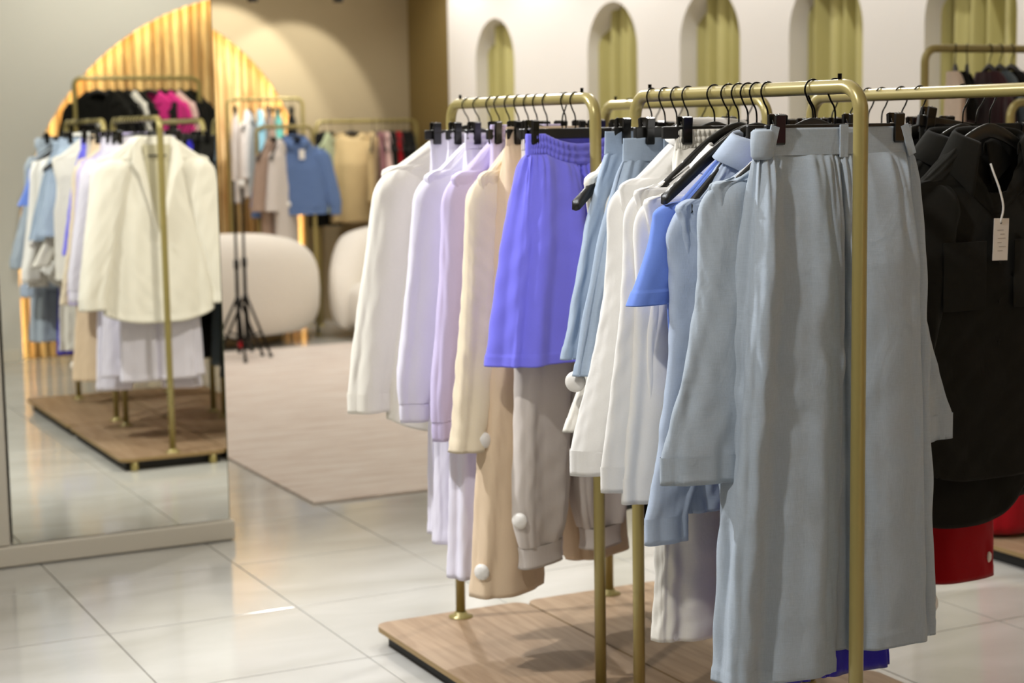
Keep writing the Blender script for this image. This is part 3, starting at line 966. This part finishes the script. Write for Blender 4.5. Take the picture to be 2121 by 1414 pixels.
WS = dress('c', 'black coat hanger inside the white shirt with the pearl cuff button', 'white_shirt', 'white shirt with a pearl button on its wide cuff, farthest left of three', 'shirt', 2.106, 3.185, WHITE, .250, .84, rz=.04, z0=-.078, Wn=.075, zs=-.196, HW=.27, T=.018,
           seed=19, hemround=.08, sleeve=dict(end=(.322, -.005, -.755), a=(.080, .062, .055), b=.020, bow=-.012, psi=.3, fold=.009), cuff='band', crumple=.0009, nd=.05, fold=(.004, .010), ns=(4, 7, 11), collar=dict(leaf=.045, spread=.03))
o = MB().lathe([(.001, 0), (.0065, 0), (.007, .001), (.0065, .0028), (.004, .002), (.001, .002)], n=16).build('pearl_button', TAGW, WS, (-.300, -.036, -.770), smooth=True)
o.rotation_euler = (math.radians(75), 0, -.3); o['label'] = 'small pearl button'
WB = dress('k', 'black clip hanger holding the nearer pair of washed blue shorts', 'washed_blue_shorts', 'washed blue long shorts with a belt loop, nearer the white shirts', 'shorts', 2.106, 3.29, DENIM, .200, .60, .162, rz=.23, T=.02, TH=.022, top=-.095, wb=.05, seed=25, gap=.0,
      du=(.02, 0), crotch=.26, crumple=.0016, fold=(.005, .010), hang_kw=dict(clips=(-.13, .13)))
MB().box((0, 0, 0), (.014, .004, .055)).build('belt_loop', DENIM, WB, (-.085, -.014, -.120), bevel=.001)
WQ = dress('c', 'black coat hanger in the plain white shirt beside the washed blue shorts', 'white_shirt', 'plain white shirt behind the washed blue shorts, a round tag on its sleeve', 'shirt', 2.106, 3.338, OFFWH, .200, .80, rz=.24, zs=-.21, HW=.21, T=.014, seed=28, res=.8,
           sleeve=dict(end=(.300, 0, -.73), a=(.072, .050, .046), b=.018, psi=.3, bow=-.03), nd=.05)
security_tag(WQ, (-.338, -.02, -.615), (-1, -.7, .1), .023)
dress('k', 'black clip hanger holding the farther pair of washed blue shorts', 'washed_blue_shorts', 'washed blue long shorts half hidden behind the nearer washed blue pair', 'shorts', 2.106, 3.388, DENIM, .190, .575, .164, rz=.25, T=.018, TH=.028, top=-.080, wb=.05, seed=26,
      gap=.0, du=(.0, 0), crotch=.26, crumple=.0016, fold=(.005, .012))
dress('c', 'black coat hanger with its tip sticking out of the white vest', 'white_vest', 'sleeveless white vest with wide armholes at the far end of the near rack', 'vest', 2.106, 3.445, OFFWH, .250, .80, rz=.40, z0=-.075, Wn=.085, zs=-.186, HW=.255, T=.028, seed=31, nd=.10, res=.8,
      hang_kw=dict(hw=.292, zt=-.226), fold=(.004, .010))

# ---- second rack, front to back (hangers turned a little towards the viewer)
dress('k', 'black clip hanger stretching the periwinkle shorts', 'periwinkle_shorts', 'periwinkle blue fleece shorts with a gathered elastic waist', 'shorts', 2.106, 3.81, PERI, .180, .645, .134, rz=.35, T=.034, TH=.060, top=-.084, wb=.052, waist='elastic', sag=.026, seed=33,
      gap=.004, crotch=.30, fold=(.010, .030), ns=(3, 5, 8), nu=150, nv=120, crumple=.0010, dhem=(.0, .0), hang_kw=dict(clips=(-.162, .162)), gather=.003)
GJ = dress('k', 'black clip hanger holding the pale grey joggers', 'pale_grey_joggers', 'pale grey joggers with ribbed ankle cuffs below the periwinkle shorts', 'trousers', 2.106, 3.86, LGREY, .165, 1.170, .090, rz=.40, T=.02, TH=.036, waist='elastic', seed=35, gap=.040, cuff=.055,
           fold=(.006, .016), ns=(2, 4, 6))
security_tag(GJ, (-.222, -.014, -1.04), (-1, -.35, 0))
dress('k', 'black clip hanger facing back, holding the grey skirt', 'grey_skirt', 'plain pale grey skirt hidden behind the pale grey joggers', 'skirt', 2.12, 3.905, LGREY, .16, .92, .08, rz=.4, T=.016, TH=.02, seed=36, gap=0, skirt=True, res=.6, flip=True)
BT = dress('k', 'black clip hanger holding the beige wide leg trousers', 'beige_trousers', 'beige wide leg fleece trousers with stitched hems near the floor', 'trousers', 2.106, 3.96, BEIGE, .166, 1.245, .104, rz=.42, T=.02, TH=.050, top=-.066, seed=37, gap=.085, du=(.015, .02),
           fold=(.005, .014), ns=(2, 4, 6), dhem=(0, .02))
security_tag(BT, (-.305, -.01, -1.175), (-1, -.3, 0))
EC = dress('c', 'black coat hanger inside the ecru cardigan', 'ecru_cardigan', 'ecru fleece cardigan with a round tag near its cuff', 'cardigan', 2.106, 4.015, ECRU, .255, .80, rz=.46, z0=-.076, Wn=.072, zs=-.190, HW=.24, T=.030, seed=39,
           sleeve=dict(end=(.322, -.006, -.872), a=(.090, .066, .042), b=.030, bow=.0, fold=.012, psi=.25), nd=.12, crumple=.0016, fold=(.003, .010))
security_tag(EC, (-.300, -.040, -.845), (-.2, -1, 0))
dress('k', 'black clip hanger holding the lilac trousers', 'lilac_trousers', 'lilac fleece joggers rising beside the ecru cardigan', 'trousers', 2.106, 4.065, LILAC, .150, 1.145, .075, rz=.40, T=.022, TH=.03, seed=41, gap=.03, cuff=.05, top=-.06, waist='elastic', res=.9)
dress('c', 'black coat hanger inside the lilac hoodie', 'lilac_hoodie', 'lilac fleece hoodie with ribbed cuff and dropped shoulder seam', 'hoodie', 2.106, 4.12, LILAC, .258, .84, rz=.38, z0=-.076, Wn=.07, zs=-.192, HW=.245, T=.028, seed=43, rib=.05,
      sleeve=dict(end=(.300, 0, -.815), a=(.088, .068, .050), b=.030, bow=.0, fold=.012, psi=.25), cuff='rib', nd=.13, fold=(.003, .010))
dress('k', 'black clip hanger holding the longer pale lavender trousers', 'pale_lavender_trousers', 'pale lavender trousers whose long legs end just above the wooden base', 'trousers', 2.106, 4.175, PALEL, .168, 1.262, .085, rz=.34, T=.02, TH=.038, seed=45, gap=.075, waist='elastic',
      fold=(.004, .013), ns=(2, 4, 6), top=-.080)
dress('c', 'black coat hanger inside the pale lavender sweatshirt', 'pale_lavender_sweatshirt', 'pale lavender sweatshirt with ribbed cuffs and a wide neck', 'sweatshirt', 2.106, 4.235, PALEL, .258, .825, rz=.24, z0=-.076, Wn=.075, zs=-.192, HW=.245, T=.028, seed=47, rib=.05,
      sleeve=dict(end=(.310, 0, -.785), a=(.090, .074, .062), b=.032, bow=.008, fold=.012, psi=.25), cuff='rib', nd=.07, fold=(.003, .010))
dress('k', 'black clip hanger holding the shorter pale lavender trousers', 'pale_lavender_trousers', 'shorter pale lavender trousers clipped up just in front of the cream blazer', 'trousers', 2.106, 4.285, PALEL, .16, 1.19, .105, rz=.30, T=.018, TH=.03, seed=49, gap=.03, waist='elastic',
      fold=(.004, .012), ns=(2, 4, 6))
dress('k', 'black clip hanger holding the white flared skirt', 'white_skirt', 'white straight skirt hanging below the cream blazer', 'skirt', 2.106, 4.36, PALEL, .15, 1.20, .088, rz=.0, T=.018, TH=.03, seed=51, gap=0, skirt=True, fold=(.002, .008), hx=XA)
BZ = dress('c', 'black coat hanger inside the cream blazer', 'cream_blazer', 'cream blazer with open lapels, last on its rack and facing the mirror', 'blazer', 2.106, 4.43, CREAM, .262, .925, rz=-.06, z0=-.076, Wn=.078, zs=-.182, HW=.262, T=.034, seed=53, fd=1, nd=.0, hemround=.05,
           sleeve=dict(end=(.315, .006, -.80), a=(.092, .078, .062), b=.036, bow=.008, fold=.010, psi=-.15), cuff='band', crumple=.0010, fold=(.002, .009))
# lapels and dark opening with a label strip on the mirror side
for s in (-1, 1):
    P = np.array([[s * .070, .030, -.075], [s * .105, .040, -.115], [s * .120, .050, -.20], [s * .085, .052, -.25], [s * .012, .052, -.52], [s * .006, .050, -.50], [s * .045, .046, -.30], [s * .070, .036, -.14]])
    MB().add(P, [tuple(range(8)) if s > 0 else tuple(range(8))[::-1]]).build('lapel', CREAM, BZ, solid=.006)
P = np.array([[-.066, .041, -.115], [.066, .041, -.115], [.045, .047, -.30], [.004, .050, -.50], [-.004, .050, -.50], [-.045, .047, -.30]])
MB().add(P, [tuple(range(6))]).build('lining', fabric('dim_lining', (196, 188, 160), .03, .1), BZ, solid=.003)
MB().box((0, .050, -.165), (.085, .002, .008)).build('neck_label', BLACK, BZ)
MB().lathe([(.001, 0), (.009, 0), (.009, .003), (.001, .003)], (0, 0, 0), 14).build('button', OAKEDGE, BZ, (.02, .050, -.55)).rotation_euler = (-math.pi / 2, 0, 0)

# ---- black rack on the right (hooks turned the other way)
ZC = RAILZ - .006
K = dict(z=ZC, flip=True)
y = 2.945
hang('c', 'black coat hanger inside the black collared shirt with the price tag', 2.668, y, **K)
BS = top('black_shirt', 'black linen shirt with a spread collar and a hanging white price tag', 'shirt', 2.668, y, BLKF, .235, .86, z0=-.10, Wn=.082, zs=-.205, HW=.24, T=.03, seed=61, zr=ZC, hemround=.06, nu=170, nv=130,
         sleeve=dict(end=(.255, 0, -.80), a=(.085, .070, .055), b=.030, bow=.01, fold=.008, psi=.3), collar=dict(leaf=.075, spread=.035, open_=.80), cuff='band', nd=.15, crumple=.0016, buttons=4)
for s in (-1, 1):
    MB().box((s * .10, -.041, -.40), (.12, .003, .15)).build('pocket', BLKF, BS, bevel=.001)
t = thing('price_tag', 'white paper price tag on a white loop hanging from the black shirt collar', 'price tag', (2.650, 2.895, 1.243))
MB().box((.010, 0, 0), (.043, .0012, .092)).build('card', plain('tag_paper', (226, 220, 214), .7), t, bevel=.0005).rotation_euler = (0, .03, 0)
MB().tube(spline([(.008, 0, .036), (.012, -.004, .07), (.002, -.002, .11), (-.008, .006, .145), (-.010, .014, .165)], np.linspace(0, 1, 20)), .0024, 8).build('loop', TAGW, t, smooth=True)
m = MB()
for k, (w, x) in enumerate(((.022, .004), (.016, .010), (.028, .008), (.014, .002), (.024, .010), (.018, .004))):
    m.box((x + .004, -.0009, .020 - k * .009), (w * .8, .0004, .0014))
m.build('printed_lines', plain('faint_print', (168, 160, 156), .7), t)
MB().lathe([(.001, 0), (.0024, 0), (.0024, .001), (.001, .001)], n=10).build('eyelet', BLACK, t, (.009, -.0008, .036)).rotation_euler = (math.pi / 2, 0, 0)
y = 3.0
hang('c', 'black coat hanger inside the second black shirt', 2.640, y, **K)
top('black_shirt', 'black linen shirt just behind the one with the price tag', 'shirt', 2.640, y, BLKF, .23, .98, z0=-.10, Wn=.08, zs=-.20, HW=.225, T=.022, seed=62, zr=ZC, hemround=.14,
    sleeve=dict(end=(.20, 0, -.82), a=(.085, .075, .06), b=.026, psi=.3, fold=.008), collar=dict(leaf=.06, spread=.04), cuff='band', nd=.06, crumple=.0016)
y = 3.065
hang('k', 'black clip hanger tilted above the charcoal trousers', 2.745, y, lean=.14, clips=(-.14, .14), **K)
trousers('charcoal_trousers', 'charcoal trousers clipped askew between black shirts', 'trousers', 2.735, y, BLKF, .16, .94, .09, T=.02, TH=.03, seed=63, zr=ZC, res=.8, top=-.07)
y = 3.115
hang('c', 'black coat hanger inside the third black shirt', XC, y, **K)
top('black_jacket', 'black cotton jacket deep in the rack of black clothes', 'jacket', XC, y, BLKF2, .23, .93, zs=-.2, HW=.235, T=.024, seed=64, zr=ZC, sleeve=dict(end=(.27, 0, -.78), a=(.085, .07, .06), b=.026, psi=.3), cuff='band', res=.8)
y = 3.18
hang('k', 'black clip hanger holding the red joggers', XC, y, **K)
RT = trousers('red_joggers', 'red fleece joggers, cuffs and a round tag showing under black shirts', 'trousers', 2.70, y, RED, .16, 1.165, .105, T=.02, TH=.035, seed=65, zr=ZC, gap=0, fold=(.004, .010), ns=(2, 3, 5))
security_tag(RT, (.178, -.02, -1.115), (1, -.6, 0))
for i, (yy, mat, w) in enumerate(((3.25, BLKF2, .16), (3.30, BLKF, .15), (3.37, BLKF2, .165))):
    hang('k', 'black clip hanger holding ' + ('the nearest', 'the middle', 'the last')[i] + ' hidden pair of black trousers', XC, yy, **K)
    trousers('black_trousers', ('nearest', 'middle', 'last')[i] + ' of the three black trousers at the back of the black rack', 'trousers', XC, yy, mat, w, 1.0 + .04 * i, .10, T=.016, TH=.024, seed=70 + i, zr=ZC, res=.6, group='black trousers in the black rack')
y = 3.44
hang('c', 'black coat hanger inside the black jumper at the rack end', XC, y, **K)
top('black_jumper', 'black jumper on the last hanger of the black rack', 'jumper', XC, y, BLKF2, .22, .80, zs=-.2, HW=.225, T=.024, seed=75, zr=ZC, sleeve=dict(end=(.27, 0, -.74), a=(.08, .07, .055), b=.024, psi=.3), res=.7)

# ---- fourth rack, mostly hidden, seen in the mirror
lst = [(3.80, 'k', 'royal_blue_skirt', ROYAL, 'royal blue skirt beside the black ones, low in the mirror', 1.17),
       (3.90, 'k', 'black_skirt', BLKF2, 'black skirt whose corner hangs behind the post of the near rack', 1.12),
       (4.02, 'k', 'black_trousers', BLKF, 'black wide trousers in the middle of the hidden rack', 1.15),
       (4.14, 'c', 'black_coat', BLKF2, 'black coat inside the hidden rack behind the lilac clothes', .98),
       (4.26, 'k', 'navy_trousers', SLATE, 'dark slate trousers in the hidden rack behind the lavender clothes', 1.16),
       (4.40, 'k', 'black_trousers', BLKF2, 'black trousers with two round tags, at the mirror end of the hidden rack', 1.20)]
for i, (yy, k, nm, mat, lab, L) in enumerate(lst):
    hang(k, 'black hanger holding the ' + lab.split(',')[0], XC, yy, **K)
    if k == 'k':
        g = trousers(nm, lab, 'skirt' if 'skirt' in nm else 'trousers', XC, yy, mat, .165, L, .10, T=.022, TH=.04, seed=80 + i, zr=ZC, res=.7, gap=0 if 'skirt' in nm else .02, skirt='skirt' in nm, top=-.08)
        if i == 5:
            security_tag(g, (-.14, .045, -.93), (-.2, 1, 0)); security_tag(g, (-.16, .045, -1.09), (-.2, 1, 0))
    else:
        top(nm, lab, 'coat', XC, yy, mat, .23, L, zs=-.2, HW=.235, T=.03, seed=80 + i, zr=ZC, sleeve=dict(end=(.28, 0, -.8), a=(.085, .07, .06), b=.03, psi=.3), res=.7)

# ---- racks by the white wall on the right
rack('tall gold rack against the niche wall, hung with dark and blush clothes', 4.15, 4.92, 5.05, 4.92, 1.762, base=(4.06, 5.15, 4.70, 5.19), pegs=False)
rack('low gold rack at the right edge, hung with blush and red clothes', 4.26, 4.60, 5.06, 4.60, 1.562, base=(4.06, 5.15, 4.12, 4.69), pegs=False)
E = [(4.29, NUDE, 'nude', .15, .75, 1.0), (4.345, BLKF2, 'black cropped', .12, .26, .75), (4.45, PLUMK, 'wine red', .16, .7, 1.4), (4.50, SLATE, 'slate', .16, .7, 1.4), (4.555, BLKF2, 'glossy black', .2, .8, 1.4), (4.64, MAUVE, 'mauve', .22, .7, .95), (4.74, BLKF2, 'black', .2, .7, 1.3), (4.84, TAN, 'tan', .2, .7, 1.3)]
for i, (x, mat, c, sw, L, rz) in enumerate(E):
    dress('c', 'black coat hanger inside the %s blouse on the tall rack' % c, '%s_blouse' % c.replace(' ', '_'), '%s blouse on the tall gold rack by the niche wall' % c, 'blouse', x, 4.92, mat, sw, L, zs=-.17, HW=sw * (1.25 if i == 0 else 1), T=.03 if i != 1 else .04, seed=100 + i, rz=rz, zr=1.762, res=.6,
          sleeve=dict(end=(sw + .05, 0, -.6), a=(.07, .06, .05), b=.02, psi=.3) if i > 1 else None, nd=.1, fold=(.004, .014))
F = [(4.34, BLUSH, 'pale pink', .15, .72, 1.35), (4.45, RED, 'red', .17, 1.485, .25), (4.72, BLKF2, 'jet black', .17, .9, 1.35), (4.84, BLUSH, 'rose', .17, .8, 1.35)]
for i, (x, mat, c, sw, L, rz) in enumerate(F):
    dress('c', 'black coat hanger inside the %s garment on the low rack' % c, '%s_%s' % (c.replace(' ', '_'), 'dress' if L > 1 else 'jumper'), '%s %s on the low gold rack at the right edge' % (c, 'flared dress' if L > 1 else 'jumper'), 'dress' if L > 1 else 'jumper', x, 4.60, mat, sw, L,
          zs=-.17, HW=sw + (.17 if L > 1 else 0), T=.03 if L < 1 else .10, seed=120 + i, rz=rz, zr=1.562, res=.6, sleeve=dict(end=(sw + .05, 0, -.6), a=(.07, .06, .05), b=.02, psi=.3) if L < 1 else None, nd=.1, fold=(.003, .012))

# ---- racks by the far wall
rack('gold rack in front of the glowing slats, hung with grey and teal clothes', 4.03, 12.72, 4.63, 12.72, 1.755, pegs=False)
G = [(4.09, LGREY, 'pale grey', 'clip', .78), (4.20, LGREY, 'light grey', 'coat', .74), (4.29, AQUA, 'aqua', 'coat', .86), (4.36, TAUPEF, 'taupe', 'clip', .72), (4.43, TEAL, 'teal', 'clip', .72), (4.54, BLKF2, 'black', 'clip', .60)]
for i, (x, mat, c, k, L) in enumerate(G):
    rz = math.pi / 2 - (.35, .55, .3, .2, .25, .4)[i]
    (clip_hanger if k == 'clip' else coat_hanger)('black hanger holding the %s garment before the glowing slats' % c, x, 12.72, 1.755, rz)
    if k == 'clip':
        trousers('%s_trousers' % c.replace(' ', '_'), '%s trousers on the rack before the glowing slats' % c, 'trousers', x, 12.72, mat, .13, L, .075, T=.03, TH=.04, seed=140 + i, rz=rz, zr=1.755, res=.5, gap=.01)
    else:
        top('%s_shirt' % c.replace(' ', '_'), '%s shirt on the rack before the glowing slats' % c, 'shirt', x, 12.72, mat, .19, L, zs=-.18, HW=.2, T=.03, seed=140 + i, rz=rz, zr=1.755, res=.5, sleeve=dict(end=(.22, 0, -.6), a=(.07, .06, .05), b=.025, psi=.3))
rack('low gold rack whose post crosses the mid blue denim jacket', 4.02, 12.02, 4.445, 12.02, 1.54, pegs=False)
Hh = [(4.14, TAUPEF, 'dusty taupe', .95, .17), (4.22, LGREY, 'putty grey', 1.02, .17), (4.31, JEANB, 'mid blue denim', .64, .25)]
for i, (x, mat, c, L, sw) in enumerate(Hh):
    rz = (.7, .8, .06)[i]
    yy = 12.02
    coat_hanger('black coat hanger inside the %s garment behind the first sofa' % c, x, yy, 1.54, rz)
    top('%s_jacket' % c.replace(' ', '_').replace('_denim', '_denim'), '%s jacket on the low rack behind the light stands' % c, 'jacket', x, yy, mat, sw, L, zs=-.18, HW=sw, T=.04, seed=150 + i, rz=rz, zr=1.54, res=.6,
        sleeve=dict(end=(sw + .055, 0, -.60), a=(.08, .075, .06), b=.035, psi=.2), cuff='rib' if i == 2 else None, rib=.05 if i == 2 else 0, collar=dict(leaf=.05, spread=.03) if i == 2 else None)
o = security_tag(bpy.data.objects['mid_blue_denim_jacket'], (-.09, -.055, -.56), (0, -1, 0))
MB().box((.03, -.050, -.20), (.045, .002, .07)).build('paper_tag', TAGW, bpy.data.objects['mid_blue_denim_jacket'])['label'] = 'pale paper tag'
rack('long gold rack along the far wall, with a tan coat at its left end', 4.70, 12.62, 5.54, 12.62, 1.576, pegs=False)
I = [(4.76, BLKF2, 'black', .8, .19, .5), (4.82, SAGE, 'sage green', .7, .18, .8), (4.99, TAN, 'tan', .78, .24, -.2), (5.17, TAN, 'camel', .7, .15, 1.1), (5.23, MAUVE, 'dusty rose', .8, .16, 1.35), (5.28, BLUSH, 'cream pink', .8, .16, 1.35),
     (5.33, BLKF, 'soft black', .8, .16, 1.35), (5.38, RED, 'coral red', .7, .15, 1.35), (5.43, BLKF2, 'deep black', .8, .18, 1.35), (5.48, BLKF2, 'ink black', .8, .18, 1.35)]
for i, (x, mat, c, L, sw, rz) in enumerate(I):
    coat_hanger('black coat hanger inside the %s coat by the far wall' % c, x, 12.62, 1.576, rz)
    top('%s_coat' % c.replace(' ', '_'), '%s coat on the long rack along the far wall' % c, 'coat', x, 12.62, mat, sw, L, zs=-.17 if sw < .24 else -.13, HW=sw * (1 if sw < .24 else .9), T=.03 if sw < .24 else .09, fold=(.003, .008) if sw < .24 else (.02, .04), seed=160 + i, rz=rz, zr=1.576, res=.5,
        sleeve=dict(end=(sw + .04, 0, -.62), a=(.08, .075, .06), b=.03, psi=.3))

# ---- rack by the partition behind the viewer (seen only in the mirror)
rack('tall gold rack before the slatted arch, seen only in the mirror', 2.57, .86, 3.40, .86, 1.868, pegs=False)
J = [(2.72, BLKF2, 'black', .12), (2.80, BLKF, 'washed black', 1.15), (2.86, BLKF2, 'black zip', 1.15), (2.92, OFFWH, 'off white', 1.2), (2.97, BLKF, 'faded black', 1.15), (3.06, PINK, 'hot pink', .45), (3.14, PINK, 'fuchsia', .8), (3.20, BLUSH, 'blush', .9),
     (3.27, BLKF2, 'satin black', 1.1), (3.34, BLKF, 'dull black', -.6)]
for i, (x, mat, c, rz) in enumerate(J):
    coat_hanger('black coat hanger inside the %s top before the slatted arch' % c, x, .86, 1.868, rz)
    g = top('%s_blouse' % c.replace(' ', '_'), '%s blouse on the tall rack seen in the mirror' % c, 'blouse', x, .86, mat, .2, .72 + .3 * (i % 2), zs=-.17, HW=.2, T=.025, seed=180 + i, rz=rz, zr=1.868, res=.5, fd=1,
            sleeve=dict(end=(.25, 0, -.62), a=(.07, .065, .05), b=.02, psi=.3), nd=.1)
    if i == 0:
        security_tag(g, (.0, .04, -.30), (0, 1, 0), .024); security_tag(g, (.0, .04, -.38), (0, 1, 0), .024)

# ---- light stands
def light_stand(lab, x, y, rz, h, knob):
    t = thing('light_stand', lab, 'light stand', (x, y, .012), rz)
    MB().tube([(0, 0, .04), (0, 0, .62)], .013, 12).build('lower_pole', BLKMET, t, smooth=True)
    MB().tube([(0, 0, .55), (0, 0, h)], .009, 12).build('upper_pole', BLKMET, t, smooth=True)
    MB().lathe([(.001, .60), (.019, .60), (.019, .66), (.001, .66)], n=14).build('clamp_collar', BLKPLA, t, smooth=True)
    MB().lathe([(.001, .36), (.02, .36), (.02, .41), (.001, .41)], n=14).build('leg_collar', BLKPLA, t, smooth=True)
    for k in range(3):
        a = 2 * math.pi * k / 3
        c, s = math.cos(a), math.sin(a)
        l = MB().tube([(.015 * c, .015 * s, .39), (.20 * c, .20 * s, .012)], .009, 10).build('leg', BLKMET, t, smooth=True)
        MB().tube([(.012 * c, .012 * s, .12), (.12 * c, .12 * s, .165)], .006, 8).build('strut', BLKMET, t, smooth=True)
        MB().lathe([(.001, -.012), (.014, -.012), (.014, .01), (.001, .01)], (.20 * c, .20 * s, .012), 10).build('rubber_foot', BLKPLA, l)
    if knob:
        o = MB().lathe([(.001, -.012), (.02, -.012), (.024, 0), (.02, .012), (.001, .012)], n=16).build('red_knob', RED, t, (-.01, -.03, .10), smooth=True)
        o.rotation_euler = (math.pi / 2, 0, 0); o['label'] = 'red locking knob'
    else:
        MB().lathe([(.001, h - .01), (.022, h - .01), (.026, h + .01), (.02, h + .035), (.001, h + .04)], n=16).build('top_cap', TAGW, t, smooth=True)['label'] = 'white cap'
    return t


light_stand('thin black light stand with a red knob near the mirror edge', 3.50, 10.97, .4, 1.18, True)
light_stand('black light stand with a white cap beside the red knobbed one', 3.605, 11.13, 1.1, 1.14, False)

# ---- ceiling spotlights whose bottoms dip into the frame
for i, (px, lab) in enumerate(((523, 'black ceiling spotlight above the glowing slats'), (700, 'black ceiling spotlight above the bare taupe wall'))):
    r = W2C @ np.array([(px - 1060.5) / FPX, (5 - 707) / FPX, 1]); k = 11.4 / r[1]
    x, yy, z = r * k + np.array([0, 0, CAMZ])
    t = thing('ceiling_spotlight', lab, 'spotlight', (x, yy, 3.1), 0, 'black ceiling spotlights')
    MB().tube([(0, 0, 0), (0, 0, z - 3.1 + .16)], .008, 8).build('stem', BLKMET, t)
    MB().lathe([(.001, z - 3.1), (.035, z - 3.1), (.036, z - 3.1 + .02), (.036, z - 3.1 + .15), (.02, z - 3.1 + .165), (.001, z - 3.1 + .165)], n=20).build('lamp_head', BLKPLA, t, smooth=True)
